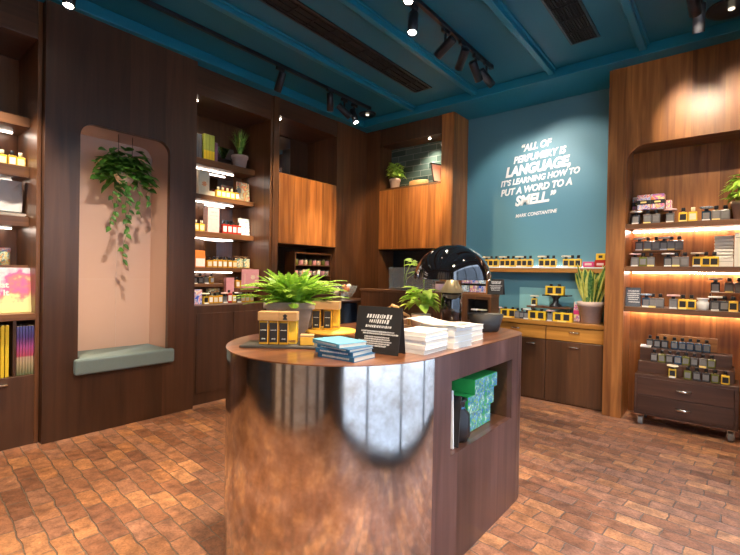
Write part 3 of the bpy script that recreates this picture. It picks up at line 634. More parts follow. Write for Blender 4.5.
# ------------------------------------------------------------ small goods
def bottle(body, cap, label, w=.062, d=.045, h=.085, caph=.03, tagm=None, shoulder=True):
    def mk(o):
        m = MB().box(-w/2, w/2, -d/2, d/2, 0, h, .006); m.build('body', body, o)
        MB().box(-w*.36, w*.36, -d/2-.0012, -d/2-.0002, h*.2, h*.8).build('label', label, o)
        MB().cyl(w*.14, h, h+.008, 12).build('neck', 'brass', o)
        MB().cyl(w*.24, h+.008, h+.008+caph, 16).build('cap', cap, o)
        if tagm: MB().box(-w*.42, w*.42, -d/2-.016, -d/2-.0035, 0, .014).build('price_tag', tagm, o)
    return mk
def tester(body, top, label, w=.062, h=.085):
    def mk(o):
        MB().box(-w/2, w/2, -.022, .022, 0, h, .006).build('body', body, o)
        MB().box(-w*.36, w*.36, -.0232, -.0222, h*.2, h*.8).build('label', label, o)
        MB().cyl(.014, h, h+.02, 12).build('cap', 'black_plastic', o)
        MB().lathe([(0, h+.02), (.045, h+.02), (.05, h+.027), (.045, h+.034), (0, h+.036)], 20).build('lid', top, o)
        MB().box(-w*.42, w*.42, -.036, -.0255, 0, .013).build('price_tag', 'paper', o)
    return mk
BT = {'g': ('grey glass', bottle('grey_glass', 'black_plastic', 'label_grey')), 'd': ('dark', bottle('dark_glass', 'black_plastic', 'label_grey')),
      'o': ('olive', bottle('olive_glass', 'black_plastic', 'label_grey')), 'y': ('amber', bottle('amber_bright', 'black_plastic', 'black_card')),
      'a': ('orange amber', bottle('amber', 'black_plastic', 'cream')), 'b': ('blue', bottle('blue_glass', 'black_plastic', 'label_grey')),
      'G': ('grey glass', bottle('grey_glass', 'black_plastic', 'label_grey', tagm='price_yellow')), 'Y': ('amber', bottle('amber_bright', 'black_plastic', 'black_card', tagm='price_yellow')),
      'w': ('dark', tester('dark_glass', 'white_paint', 'label_grey')), 'p': ('dark', tester('grey_glass', 'pale_pink', 'label_grey')), 'u': ('blue', tester('blue_glass', 'blue_art_print', 'label_grey')),
      'v': ('amber', tester('amber_bright', 'cream', 'black_card')), 'r': ('red', bottle('red_glass', 'black_plastic', 'paper', h=.11, w=.06)),
      'c': ('pale amber', bottle('amber_bright', 'cream', 'cream')), 'W': ('amber', bottle('amber', 'black_plastic', 'paper', h=.09, w=.055))}
def bottles(row, y, z, where, face='y', scale=1, group=None, x=None):
    n = len(row)
    for i, (k, p) in enumerate(row):
        kind, mk = BT[k]; lid = ' with wide pale lid' if k in 'wpuv' else ' with yellow price tag' if k in 'GY' else ''
        loc = (p, y, z) if face == 'y' else (x, p, z); rz = 0 if face == 'y' else pi/2
        lab = f'{kind} bottle{lid}, {ORD[i]} from left {where}'
        if len(lab.split()) > 16: lab = f'{kind} bottle, {ORD[i]} from left {where}'
        place(('bt', k), mk, 'perfume_bottle', lab, 'bottle', loc, rz+random.uniform(-.06, .06), group or f'perfume bottles {where}', scale)
Y1 = 5.08
bottles([('w', -.735), ('G', -.635), ('g', -.565), ('p', -.45), ('Y', -.35), ('c', -.275), ('u', -.175), ('G', -.105), ('g', -.04)], Y1, 1.94, 'on the top display shelf', scale=1.1)
# small step shelves
def step(x0, x1, y0, y1, z, h, label):
    t = thing('riser_stand', label, 'stand', ((x0+x1)/2, (y0+y1)/2, z)); w = (x1-x0)/2; d = (y1-y0)/2
    MB().box(-w, w, -d, d, h-.012, h, .002).build('top', 'walnut_warm_x', t)
    for s in (-1, 1): MB().box(s*w-.006*(s+1), s*w-.006*(s-1), -d, d, 0, h-.012).build('leg', 'walnut_mid', t)
step(-.805, -.44, 5.13, 5.34, 1.94, .148, 'small wooden riser carrying colourful wrapped boxes on the top display shelf')
def wrapbox(mat):
    def mk(o):
        MB().box(-.056, .056, -.05, .05, 0, .15, .006).build('body', mat, o); MB().box(-.058, .058, -.052, .052, .052, .096, .004).build('band', 'black_card', o)
        MB().box(-.025, .025, -.0528, -.0518, .066, .082).build('label', 'price_yellow', o)
    return mk
for k, (x, yy, m, l) in enumerate(((-.735, 5.27, 'pink_wrap', 'patterned gift box half hidden behind the blue one at the left of the riser'), (-.68, 5.17, 'bright_wrap', 'blue and yellow patterned gift box with black band in front on the riser'), (-.562, 5.17, 'orange_wrap', 'pink and orange patterned gift box at the right on the riser'))):
    place(('wrap', m), wrapbox(m), 'gift_box', l, 'gift box', (x, yy, 2.088), 0, 'gift boxes on the top display shelf')
for k in range(2):
    o = MB().box(-.024, .024, -.03, .03, 0, .042, .006).build('soap_block', 'pink_wrap'); o.location = (-.473, 5.19, 2.0885+k*.0425)
    tag(o, f'small pink striped block on the gift box riser, {("lower", "upper")[k]} of two', 'soap', 'pink striped blocks')
step(-.77, -.36, 5.17, 5.34, 1.52, .165, 'small wooden riser with a row of dark bottles on the second display shelf')
bottles([('w', -.72), ('G', -.645), ('g', -.575), ('w', -.51), ('G', -.45), ('g', -.385)], 5.22, 1.685, 'on the riser of the second display shelf', scale=1.1)
bottles([('p', -.735), ('o', -.665), ('G', -.60), ('w', -.46), ('G', -.395), ('g', -.33), ('v', -.235), ('y', -.17), ('Y', -.11)], Y1, 1.52, 'along the second display shelf', scale=1.1)
def carton(o): MB().box(-.05, .05, -.05, .05, 0, .3, .002).build('body', 'paper', o)
t = thing('white_box', 'tall white cardboard box at the right end of the second display shelf', 'box', (.085, 5.10, 1.52)); MB().box(-.055, .055, -.06, .06, 0, .30, .003).build('body', 'paper', t); MB().box(-.05, .05, -.061, -.0602, .255, .26).build('lid_seam', 'label_grey', t)
t = thing('white_box', 'low white box beneath the clear bag of folded cloth, second display shelf', 'box', (-.025, 5.16, 1.52)); MB().box(-.06, .05, -.06, .06, 0, .075, .003).build('body', 'paper', t); MB().box(-.055, .045, -.061, -.0602, .048, .051).build('lid_seam', 'label_grey', t)
t = thing('folded_cloth', 'stack of folded grey and white cloth on the low white box', 'cloth', (-.03, 5.16, 1.595))
m = MB()
for k in range(7): m.box(-.085+.002*(k % 2), .055, -.055, .06, k*.03, k*.03+.028, .011)
m.build('folds', 'paper', t)
# third display shelf
def tent_sign(label, loc, rz, w, h, rows, seed, mat='black_card', textm='white_paint', depth=.06):
    t = thing('tent_sign', label, 'sign', loc, rz); th = .003
    lean = math.atan2(depth/2, h)
    for s, nm in ((-1, 'front_panel'), (1, 'rear_panel')):
        M = Matrix.Translation((0, s*depth/2, 0)) @ Matrix.Rotation(-s*lean*-1*-1 if False else (-lean if s < 0 else lean), 4, 'X')
        p = MB().box(-w/2, w/2, -th/2, th/2, 0, h, .0008, M=M).build(nm, mat, t)
        if s < 0: front = M
    m = MB(); scribble(m, rows, lambda u, v: front @ Vector((u, -th/2-.0008, v)), seed); m.build('lettering', textm, t, recalc=False)
    return t
tent_sign('small grey card sign at the left end of the third display shelf', (-.745, 5.09, 1.12), R(0), .13, .19, [(0, .155, .09, .014), (0, .13, .10, .012), (0, .11, .095, .01), (0, .09, .09, .01), (0, .07, .085, .01), (.01, .045, .09, .01)], 3, 'grey_book')
bottles([('u', -.63), ('G', -.575), ('g', -.515), ('p', -.41), ('Y', -.335), ('y', -.27)], Y1, 1.12, 'in the left half of the third display shelf', scale=1.1)
t = thing('ceramic_burner', 'small white ceramic pot standing on the third display shelf', 'pot', (-.185, 5.08, 1.12))
MB().lathe([(0, 0), (.04, 0), (.045, .02), (.048, .07), (.035, .085), (.045, .1), (.048, .11), (.04, .11), (.03, .088), (0, .085)], 24).build('body', 'white_paint', t)
step(-.14, .21, 5.15, 5.34, 1.12, .165, 'wooden riser at the right of the third display shelf')
bottles([('w', -.10), ('G', .0), ('g', .07), ('G', .15)], 5.20, 1.285, 'on the riser of the third display shelf', scale=1.1)
bottles([('w', -.095), ('d', -.03), ('Y', .03), ('d', .10), ('G', .18)], Y1, 1.12, 'under the riser of the third display shelf', scale=1.1)

def trolley():
    t = thing('display_trolley', 'dark wooden drawer trolley on silver castors with stepped top', 'trolley', (-.30, 5.04, 0)); w = .385
    MB().box(-w, w, -.17, .19, .11, .49, .004).build('body', 'trolley_wood', t)
    for z0, z1 in ((.135, .295), (.305, .465)):
        d = MB().box(-w+.03, w-.03, -.183, -.17, z0, z1, .003).build('drawer', 'trolley_wood', t)
        q = MB().tube([(-.05, -.183, (z0+z1)/2), (-.045, -.207, (z0+z1)/2), (0, -.212, (z0+z1)/2), (.045, -.207, (z0+z1)/2), (.05, -.183, (z0+z1)/2)], .013, 8).build('handle', 'chrome', d)
    MB().box(-w+.01, w-.03, -.06, .19, .49, .60, .004).build('lower_step', 'trolley_wood', t); MB().box(-w+.01, w-.05, .05, .19, .60, .72, .004).build('upper_step', 'trolley_wood', t)
    MB().box(-w+.14, w-.16, .165, .18, .72, .85, .003).build('back_rail', 'walnut_warm_x', t)
    for sx in (-1, 1):
        for sy in (-1, 1):
            c = (sx*(w-.05), sy*.13+.01, 0)
            q = MB().box(c[0]-.03, c[0]+.03, c[1]-.025, c[1]+.025, .10, .11, .002).box(c[0]-.026, c[0]-.021, c[1]-.010, c[1]+.012, .03, .10).box(c[0]+.021, c[0]+.026, c[1]-.010, c[1]+.012, .03, .10).build('caster', 'chrome', t)
            MB().cyl(.038, -.018, .018, 24, M=Matrix.Translation((c[0], c[1], .038)) @ Matrix.Rotation(pi/2, 4, 'Y')).build('wheel', 'label_grey', q)
trolley()
bottles([('d', -.60+.062*k) if k < 3 else ('b', -.585+.062*k) for k in range(8)], 5.155, .72, 'on the top step of the trolley', scale=.95)
bottles([('dodbodGo'[k] if k < 8 else 'd', -.55+.063*k) for k in range(8)], 5.035, .60, 'on the middle step of the trolley', scale=.95)
bottles([('v', -.39), ('o', -.275), ('d', -.21), ('d', -.145), ('o', -.08), ('y', -.01)], 4.925, .49, 'on the lowest step of the trolley', scale=.95)
o = MB().box(-.045, .045, -.03, .03, 0, .004, M=Matrix.Rotation(R(20), 4, 'X')).build('paper_slip', 'paper'); o.location = (-.635, 5.05, .733-.12+.0); tag(o, 'white paper slip at the left end of the trolley steps', 'paper')
o.location = (-.63, 5.12, .73)

# ------------------------------------------------------------ plants
def grass_plant(o, h, n, seed, spread=.6, wid=.009, base=.01, mat='grass_leaf', z0=0):
    rnd = random.Random(seed); m = MB()
    for i in range(n):
        a = rnd.uniform(0, 2*pi); e = rnd.uniform(.15, 1)*spread; L = h*rnd.uniform(.65, 1.15); w = wid*rnd.uniform(.7, 1.2)
        d = Vector((cos(a), sin(a), 0)); s = Vector((-sin(a), cos(a), 0)); prev = None
        for k in range(6):
            u = k/5; p = d*(base+L*e*u**1.4)+Vector((0, 0, z0+L*(u*(1-.1*e)-.55*e*u*u*u))); ww = w*(1-u**2)+.0006
            A, B = m.bm.verts.new(p+s*ww/2), m.bm.verts.new(p-s*ww/2)
            if prev: m.bm.faces.new([prev[0], A, B, prev[1]])
            prev = (A, B)
    return m.build('leaves', mat, o)
def pot_round(o, rt_, rb, h, mat, rim=True):
    p = [(0, 0), (rb, 0), (rt_*.93, h*.78)] + ([(rt_, h*.78), (rt_, h)] if rim else [(rt_, h)]) + [(rt_-.012, h), (rt_-.014, h*.85), (0, h*.85)]
    MB().lathe(p, 32).build('pot', mat, o); MB().cyl(rt_-.015, h*.85, h*.88, 24).build('soil', 'soil', o)
t = thing('spider_plant', 'spiky green plant in a pale clay pot on the highest lit shelf', 'plant', (-4.64, 3.11, 2.65)); pot_round(t, .10, .07, .15, 'taupe_clay'); grass_plant(t, .33, 120, 4, .46, wid=.013, z0=.13)
t = thing('bushy_plant', 'bright green leafy plant in a clay pot in the tiled alcove', 'plant', (-3.77, 5.12, 2.63)); pot_round(t, .085, .06, .14, 'taupe_clay')
def bush(o, c, rx, rz, n, L, w, mat, seed, droop=.3, flat=0):
    rnd = random.Random(seed); m = MB(); st = MB()
    for i in range(n):
        a = rnd.uniform(0, 2*pi); e = rnd.uniform(-.25, 1.3); r = rnd.uniform(.45, 1)
        p = Vector((cos(a)*cos(e)*rx*r, sin(a)*cos(e)*rx*r, c+sin(e)*rz*r))
        d = Vector((cos(a), sin(a), rnd.uniform(-.4, .5))); leaf(m, p, d, Vector((cos(a)*.4, sin(a)*.4, 1)), L*rnd.uniform(.7, 1.2), w*rnd.uniform(.7, 1.2), droop=droop)
        if i % 3 == 0: st.tube([(0, 0, c-.02-.25*rz), tuple(p*.5+Vector((0, 0, c*.5))), tuple(p)], .0025, 5)
    m.build('leaves', mat, o); st.build('stem', mat, o)
bush(t, .2, .115, .18, 170, .07, .042, 'lime_leaf', 8)
# snake plant
t = thing('snake_plant', 'snake plant with yellow-edged sword leaves in a large taupe pot', 'plant', (-1.16, 5.21, .905)); pot_round(t, .135, .095, .235, 'taupe_clay')
m = MB(); rnd = random.Random(12)
for i in range(13):
    a = i*2.39; r0 = .02+.06*(i/13); L = rnd.uniform(.36, .50); w = rnd.uniform(.12, .15); ln = rnd.uniform(.12, .40)
    d = Vector((cos(a), sin(a)*.6-.1, 0)); s = Vector((cos(i*.9)*.9+.5, -.35*sin(i*1.7), 0)).normalized(); nn = s.cross(Vector((0, 0, 1))); prev = None
    for k in range(9):
        u = k/8; p = d*(r0+L*ln*u**1.5)+Vector((0, 0, .19+L*u)); ww = max(w*(.45+1.3*u-1.75*u**3.0)/1.1, .001)
        row = [m.bm.verts.new(p+s*(q*ww/2)+nn*(abs(q)*-.008)) for q in (-1, -.5, 0, .5, 1)]
        if prev:
            for j in range(4): f = m.bm.faces.new([prev[j], prev[j+1], row[j+1], row[j]]); f.material_index = 1 if j in (0, 3) else 0; f.smooth = True
        prev = row
m.build('leaves', ['snake_green', 'snake_yellow'], t)
t = thing('leafy_plant', 'leafy plant in a pale pot at the right edge of the top display shelf', 'plant', (.09, 5.16, 1.94)); pot_round(t, .095, .07, .17, 'taupe_clay'); bush(t, .24, .10, .18, 150, .09, .045, 'lime_leaf', 17, .5)

# ------------------------------------------------------------ goods on the teal wall shelf and counter
for gi, (xs, nm) in enumerate((((-2.42, -2.355, -2.29), 'leftmost'), ((-2.20, -2.135, -2.07), 'second'), ((-1.99, -1.925, -1.86), 'third'), ((-1.72, -1.655, -1.59), 'fourth'), ((-1.45, -1.385, -1.32), 'rightmost'))):
    bottles([(('v', 'v', 'v', 'v', 'v')[gi], xs[0]), ('Y', xs[1]), ('y', xs[2])], 5.31, 1.515, f'of the {nm} trio, wall shelf', scale=1.1, group='perfume bottle trios on the long wall shelf')
t = thing('yellow_box', 'small yellow box standing high at the right end of the wall shelf', 'box', (-1.09, 5.31, 1.595)); MB().box(-.045, .045, -.03, .03, 0, .07, .003).build('body', 'yellow', t); MB().box(-.02, .02, -.031, -.0302, .02, .05).build('label', 'black_card', t)
for k in range(2):
    t = thing('red_box', f'flat {("red", "pink")[k]} box at the right end of the wall shelf', 'box', ((-1.09, -1.21)[k], 5.31, 1.515)); MB().box(-.055, .055, -.04, .04, 0, (.08, .06)[k], .004).build('body', ('red_glass', 'magenta')[k], t); MB().box(-.035, .035, -.041, -.0402, .02, .045).build('label', 'pale_pink', t)
def yellow_carton(n):
    def mk(o):
        w = .045*n
        MB().box(-w-.01, w+.01, -.035, .035, 0, .10, .003).build('body', 'yellow', o)
        m = MB()
        for k in range(n): x = -w+.045+k*.09-.0; m.box(x-.03, x+.03, -.0365, -.0352, .018, .085)
        m.build('window', 'black_card', o)
        for k in range(n): MB().cyl(.018, .10, .125, 14, c=(-w+.045+k*.09, 0, 0)).build('cap', 'black_plastic', o)
        MB().box(-w*.5, w*.5, -.05, -.037, 0, .013).build('price_tag', 'price_yellow', o)
    return mk
place('yc2', yellow_carton(2), 'perfume_carton', 'yellow two-window perfume carton left of centre on the teal wall counter', 'carton', (-1.475, 5.13, .905), 0, 'yellow perfume cartons')
place('yc2', yellow_carton(2), 'perfume_carton', 'yellow two-window perfume carton beside the potted snake plant', 'carton', (-1.47+.2-.0, 5.11, .905), 0, 'yellow perfume cartons')
PROTO['yc2'].location = (-1.70, 5.13, .905); 
for o in COL.objects:
    if o.name.startswith('perfume_carton.'): o.location = (-1.42, 5.12, .905)
place('yc2', yellow_carton(2), 'perfume_carton', 'yellow perfume carton raised on the black stand above the counter', 'carton', (-1.53, 5.19, 1.195), 0, 'yellow perfume cartons')
place('yc2', yellow_carton(2), 'perfume_carton', 'yellow perfume carton nearest the black sign on the teal wall counter', 'carton', (-2.045, 5.15, .905), 0, 'yellow perfume cartons')
t = thing('display_stand', 'black flared display stand with a wooden tray on the counter', 'stand', (-1.56, 5.27, .905))
MB().box(-.28, .20, -.115, .10, .135, .155, .003).build('tray', 'walnut_mid_x', t)
for sx in (-.26, .18): MB().box(sx-.006, sx+.006, -.005, .08, 0, .135).build('leg', 'black_metal', t)
MB().lathe([(0, .155), (.07, .155), (.065, .17), (.03, .20), (.03, .24), (.055, .27), (.055, .275), (0, .275)], 24, c=(.03, -.05, 0)).build('column', 'black_plastic', t)
MB().box(-.11, .17, -.10, .09, .275, .29, .003).build('top', 'black_metal', t)
bottles([('v', -1.77)], 5.22, 1.06, 'on the wooden tray above the counter')
bottles([('p', -2.17), ('g', -1.93), ('d', -1.875), ('w', -1.82)], 5.12, .905, 'on the left half of the teal wall counter')
bottles([('p', -1.555)], 5.12, .905, 'between the two yellow cartons on the counter')
t = thing('pink_packet', 'magenta and white wrapped packet between yellow carton and snake plant', 'packet', (-1.335+.03, 5.26, .905)); MB().box(-.035, .035, -.03, .03, 0, .22, .01).build('body', 'pink_wrap', t); MB().box(-.037, .037, -.032, .032, .08, .13, .005).build('band', 'magenta', t)
o = MB().prism([(-.05, 0), (.05, 0), (.065, .07), (-.01, .06)], [], XZ(0), -.002, .002).build('paper_card', 'paper'); o.location = (-2.25, 5.11, .905); tag(o, 'white folded paper card at the left end of the teal wall counter', 'card')

# ------------------------------------------------------------ cash desk
def desk():
    t = thing('cash_desk', 'dark wooden counter with an open cubby behind the black dome lamp', 'counter', (-2.72, 4.3, 0)); ox = -2.72
    MB().prism([(-3.59-ox, 0), (-1.86-ox, 0), (-1.86-ox, 1.18), (-3.59-ox, 1.18)], [[(-2.12-ox, .93), (-1.89-ox, .93), (-1.89-ox, 1.155), (-2.12-ox, 1.155)]], XZ(-.1), 0, .03).build('front_panel', 'walnut_mid', t)
    MB().box(-3.59-ox, -3.56-ox, -.07, .1, 0, 1.18).build('side_panel', 'walnut_mid', t); MB().box(-1.89-ox, -1.86-ox, -.07, .1, 0, 1.18).build('side_panel', 'walnut_mid', t)
    MB().box(-3.61-ox, -1.855-ox, -.105, .105, 1.18, 1.21, .003).build('countertop', 'walnut_mid_x', t)
    MB().prism([(-2.14-ox, .91), (-1.89-ox, .91), (-1.89-ox, 1.17), (-2.14-ox, 1.17)], [[(-2.12-ox, .93), (-1.891-ox, .93), (-1.891-ox, 1.155), (-2.12-ox, 1.155)]], XZ(-.07), 0, .15).box(-2.12-ox, -1.891-ox, .075, .08, .93, 1.155).build('cubby', 'black_card', t)
desk()
bottles([('w', -2.06), ('v', -1.98)], 4.27, .93, 'in the dark cubby of the counter')
t = thing('glass_terrarium', 'clear glass box with two rooted plant cuttings on the counter', 'terrarium', (-2.86, 4.30, 1.21))
MB().box(-.30, .30, -.09, .09, 0, .006).box(-.30, .30, -.09, -.086, .006, .27).box(-.30, .30, .086, .09, .006, .27).box(-.30, -.296, -.086, .086, .006, .27).box(.296, .30, -.086, .086, .006, .27).build('glass_walls', 'hazy_glass', t)
MB().box(-.29, .29, -.08, .08, .006, .03, .004).build('pebbles', 'slate', t)
def cutting(label, x, seed):
    q = thing('plant_cutting', label, 'plant', (x, 4.30, 1.24)); rnd = random.Random(seed); m, s = MB(), MB()
    for k in range(5):
        e = (rnd.uniform(-.16, .14), rnd.uniform(-.05, .05), rnd.uniform(.18, .33)); s.tube([(0, 0, 0), (e[0]*.3, e[1]*.3, e[2]*.6), e], .003, 5)
        for j in range(2): leaf(m, Vector(e), Vector((rnd.choice((-1, 1)), rnd.uniform(-.6, .2), rnd.uniform(-.2, .4))), Vector((0, -.6, 1)), rnd.uniform(.08, .12), .045)
    m.build('leaves', 'lime_leaf', q); s.build('stem', 'lime_leaf', q)
cutting('green plant cutting in the left half of the glass box', -3.0, 2); cutting('green plant cutting in the right half of the glass box', -2.72, 5)
t = thing('small_jar', 'small pink jar on the counter left of the dome lamp', 'jar', (-2.50, 4.28, 1.21)); MB().cyl(.05, 0, .09, 20).build('body', 'pale_pink', t); MB().cyl(.052, .09, .12, 20).build('lid', 'walnut_mid', t)
t = thing('tin_display', 'wooden frame box of coloured tins partly behind the dome lamp', 'display box', (-2.08, 4.30, 1.21))
MB().prism([(-.17, 0), (.155, 0), (.155, .20), (-.17, .20)], [[(-.155, .012), (.14, .012), (.14, .188), (-.155, .188)]], XZ(0), -.05, .05).build('frame', 'walnut_warm', t)
MB().box(-.16, .145, .04, .048, .012, .19).box(-.155, .14, -.045, .04, .095, .103).build('shelf', 'black_card', t)
for r in range(2):
    for k in range(3):
        o = MB().box(-.045, .045, -.03, .03, 0, .07, .006).build('patterned_tin', ('blue_art_print', 'pink_wrap', 'bright_wrap')[(k+r) % 3]); o.location = (-2.185+k*.098, 4.30, 1.21+(.012, .103)[r]+.0005)
        tag(o, f'patterned tin, {ORD[k]} from the left in the {("lower", "upper")[r]} row of the wooden frame box', 'tin', 'tins in the wooden frame box')
tent_sign('black sign with white lettering on the counter right of the coloured tins', (-1.84+.0, 4.28, 1.21), 0, .16, .16, [(0, .13, .10, .014), (0, .115, .09, .012), (0, .09, .13, .008), (0, .075, .11, .008), (0, .06, .10, .008), (0, .045, .09, .008)], 9)

# ------------------------------------------------------------ island
CX, CY, RR = -1.57, 1.68, .57
def island():
    t = thing('island_counter', 'round-ended island counter with patinated steel front and wooden top', 'counter', (CX, CY, 0))
    def outline(r, far=1.30):
        o = [(r*cos(a), r*sin(a)) for a in [pi+i*pi/40 for i in range(41)]]; c = .30*(r/RR)
        o += [(r-c+c*cos(a), far-c+c*sin(a)) for a in [i*pi/16 for i in range(9)]]; o += [(-r+c+c*cos(a), far-c+c*sin(a)) for a in [pi/2+i*pi/16 for i in range(9)]]
        return o
    MB().prism(outline(RR+.002, 1.302), [], lambda u, v, d: (u, v, d), 1.030, 1.035).build('top', 'island_top_wood', t)
    # steel sheet round the near end
    m = MB(); n = 64
    for r, z0, z1 in ((RR, .0, 1.0295),):
        V = [[m.bm.verts.new((r*cos(a), r*sin(a), z)) for z in (z0, z1)] for a in [pi+i*pi/n for i in range(n+1)]]
        for A, B in zip(V, V[1:]): m.bm.faces.new([A[0], B[0], B[1], A[1]]).smooth = True
        V = [[m.bm.verts.new((q*cos(a), q*sin(a), z)) for q, z in ((r, z1), (r-.008, z1), (r-.008, z0), (r, z0))] for a in [pi+i*pi/n for i in range(n+1)]]
        for A, B in zip(V, V[1:]):
            for k in range(3): m.bm.faces.new([A[k], B[k], B[k+1], A[k+1]])
    o = m.build('steel_front', 'patinated_steel', t)
    # wooden flank with open cubby
    ny0, ny1, nz0, nz1 = 1.84-CY, 2.585-CY, .545, .90
    MB().prism([(.0, 0), (1.0, 0), (1.0, 1.0295), (.0, 1.0295)], [[(ny0, nz0), (ny1, nz0), (ny1, nz1), (ny0, nz1)]], lambda u, v, d: (d, u, v), RR-.03, RR).build('side_panel', 'island_wood', t)
    MB().box(-RR, -RR+.03, 0, 1.0, 0, 1.0295).build('side_panel', 'island_wood', t)
    m = MB(); o = outline(RR)[41:]; i = [(x*.95, 1.30-(1.30-y)*.999-.028) for x, y in o]
    for a in range(len(o)-1):
        x = [m.bm.verts.new((*o[a], 0)), m.bm.verts.new((*o[a+1], 0)), m.bm.verts.new((*o[a+1], 1.0295)), m.bm.verts.new((*o[a], 1.0295))]; f = m.bm.faces.new(x); f.smooth = True
    m.build('end_panel', 'island_wood', t)
    MB().box(RR-.36, RR-.03, ny0-.01, ny1+.01, nz0-.015, nz0).box(RR-.36, RR-.03, ny0-.01, ny1+.01, nz1, nz1+.015).box(RR-.36, RR-.03, ny0-.012, ny0, nz0, nz1).box(RR-.36, RR-.03, ny1, ny1+.012, nz0, nz1).box(RR-.37, RR-.36, ny0, ny1, nz0, nz1).build('cubby', 'walnut_dark_y', t)
island()
Z = 1.035
# goods in the island cubby
for k, (y0, y1, z0, z1, x1, l) in enumerate(((2.16, 2.45, .545, .655, -1.075, 'lowest of the three'), (2.13, 2.46, .656, .752, -1.06, 'middle of the three'), (2.19, 2.48, .753, .835, -1.05, 'topmost of the three'))):
    t = thing('patterned_box', f'green box with blue patterned side in the island cubby, {l}', 'box', ((x1-.13), (y0+y1)/2, z0), 0, 'patterned boxes in the island cubby'); h = (y1-y0)/2
    MB().box(-.13, .13, -h, h, 0, z1-z0, .003).build('body', 'box_green', t); MB().box(.1302, .1312, -h+.002, h-.002, .003, z1-z0-.003).build('printed_side', 'green_blue_print', t)
t = thing('black_bag', 'black dotted drawstring bag in the island cubby before the green boxes', 'bag', (-1.075, 2.055, .545))
MB().lathe([(0, 0), (.045, 0), (.062, .03), (.058, .14), (.03, .17), (.035, .20), (.045, .215), (0, .2)], 14).build('body', 'black_plastic', t); MB().lathe([(.031, .165), (.036, .17), (.031, .175)], 14).build('drawstring', 'deep_blue', t)
o = MB().box(-.12, .09, -.005, .005, 0, .29, .001, M=Matrix.Rotation(R(3), 4, 'X')).build('white_booklet', 'paper'); o.location = (-1.12, 1.925, .546); tag(o, 'white booklet standing at the near end of the island cubby', 'booklet')
o = MB().box(-.12, .10, -.004, .004, 0, .25, .001, M=Matrix.Rotation(R(-6), 4, 'X')).build('dark_booklet', 'black_card'); o.location = (-1.12, 1.955, .546); tag(o, 'dark booklet beside the white booklet in the island cubby', 'booklet')

# slate tray with bottles
t = thing('slate_tray', 'dark slate tray under the perfume bottles on the island', 'tray', (-1.70, 1.40, Z), R(38)); MB().box(-.19, .19, -.085, .085, 0, .012, .003).build('slab', 'slate', t)
def tall_bottle(o):
    MB().box(-.0225, .0225, -.022, .022, 0, .115, .004).build('body', 'amber', o); MB().box(-.019, .019, -.0236, -.0222, .012, .105).build('label', 'black_card', o)
    m = MB(); scribble(m, [(0, .07, .03, .004), (0, .028, .016, .006)], lambda u, v: Vector((u, -.0240, v)), 4); m.build('lettering', 'frosted', o, recalc=False)
def wood_cap(w):
    def mk(o): MB().box(-w/2, w/2, -.032, .032, 0, .043, .002).build('block', 'pale_wood', o)
    return mk
def rot(dx, dy, a): return (dx*cos(a)-dy*sin(a), dx*sin(a)+dy*cos(a))
a = R(38)
for k in range(3):
    x, y = rot(-.085+k*.049, -.02, a)
    place('tallb', tall_bottle, 'perfume_bottle', f'amber bottle with black label, {ORD[k]} from the left on the slate tray', 'bottle', (-1.70+x, 1.40+y, Z+.012), a, 'bottles on the slate tray')
x, y = rot(.052, .005, a); place('tallb2', lambda o: (MB().box(-.02, .02, -.022, .022, 0, .115, .004).build('body', 'amber_bright', o), MB().box(-.016, .016, -.0232, -.0222, .01, .02).build('label', 'brass', o)), 'perfume_bottle', 'unlabelled bright amber bottle at the right on the slate tray', 'bottle', (-1.70+x, 1.40+y, Z+.012), a, 'bottles on the slate tray')
x, y = rot(-.062, -.018, a); place('wcap', wood_cap(.10), 'wooden_block', 'pale wooden block capping the two left slate tray bottles', 'wooden block', (-1.70+x, 1.40+y, Z+.128), a)
x, y = rot(.033, -.018, a); t = place('wcap2', wood_cap(.088), 'wooden_block', 'pale wooden block with a small black mark capping the right slate tray bottles', 'wooden block', (-1.70+x, 1.40+y, Z+.128), a)
MB().prism([(-.012, 0), (.012, 0), (.006, .012), (.012, .02), (0, .028), (-.012, .02), (-.006, .012)], [], XZ(-.0335), 0, .001).build('mark', 'black_card', t).location = (-.012, 0, .006)
x, y = rot(.125, -.02, a); t = thing('small_carton', 'small yellow and wood block lying at the right end of the slate tray', 'box', (-1.70+x, 1.40+y, Z+.012), a+R(8)); MB().box(-.033, .033, -.028, .028, 0, .04, .003).build('body', 'yellow_wood', t); MB().box(-.033, .033, -.0285, .0285, .0402, .05, .002).build('cap', 'pale_wood', t)
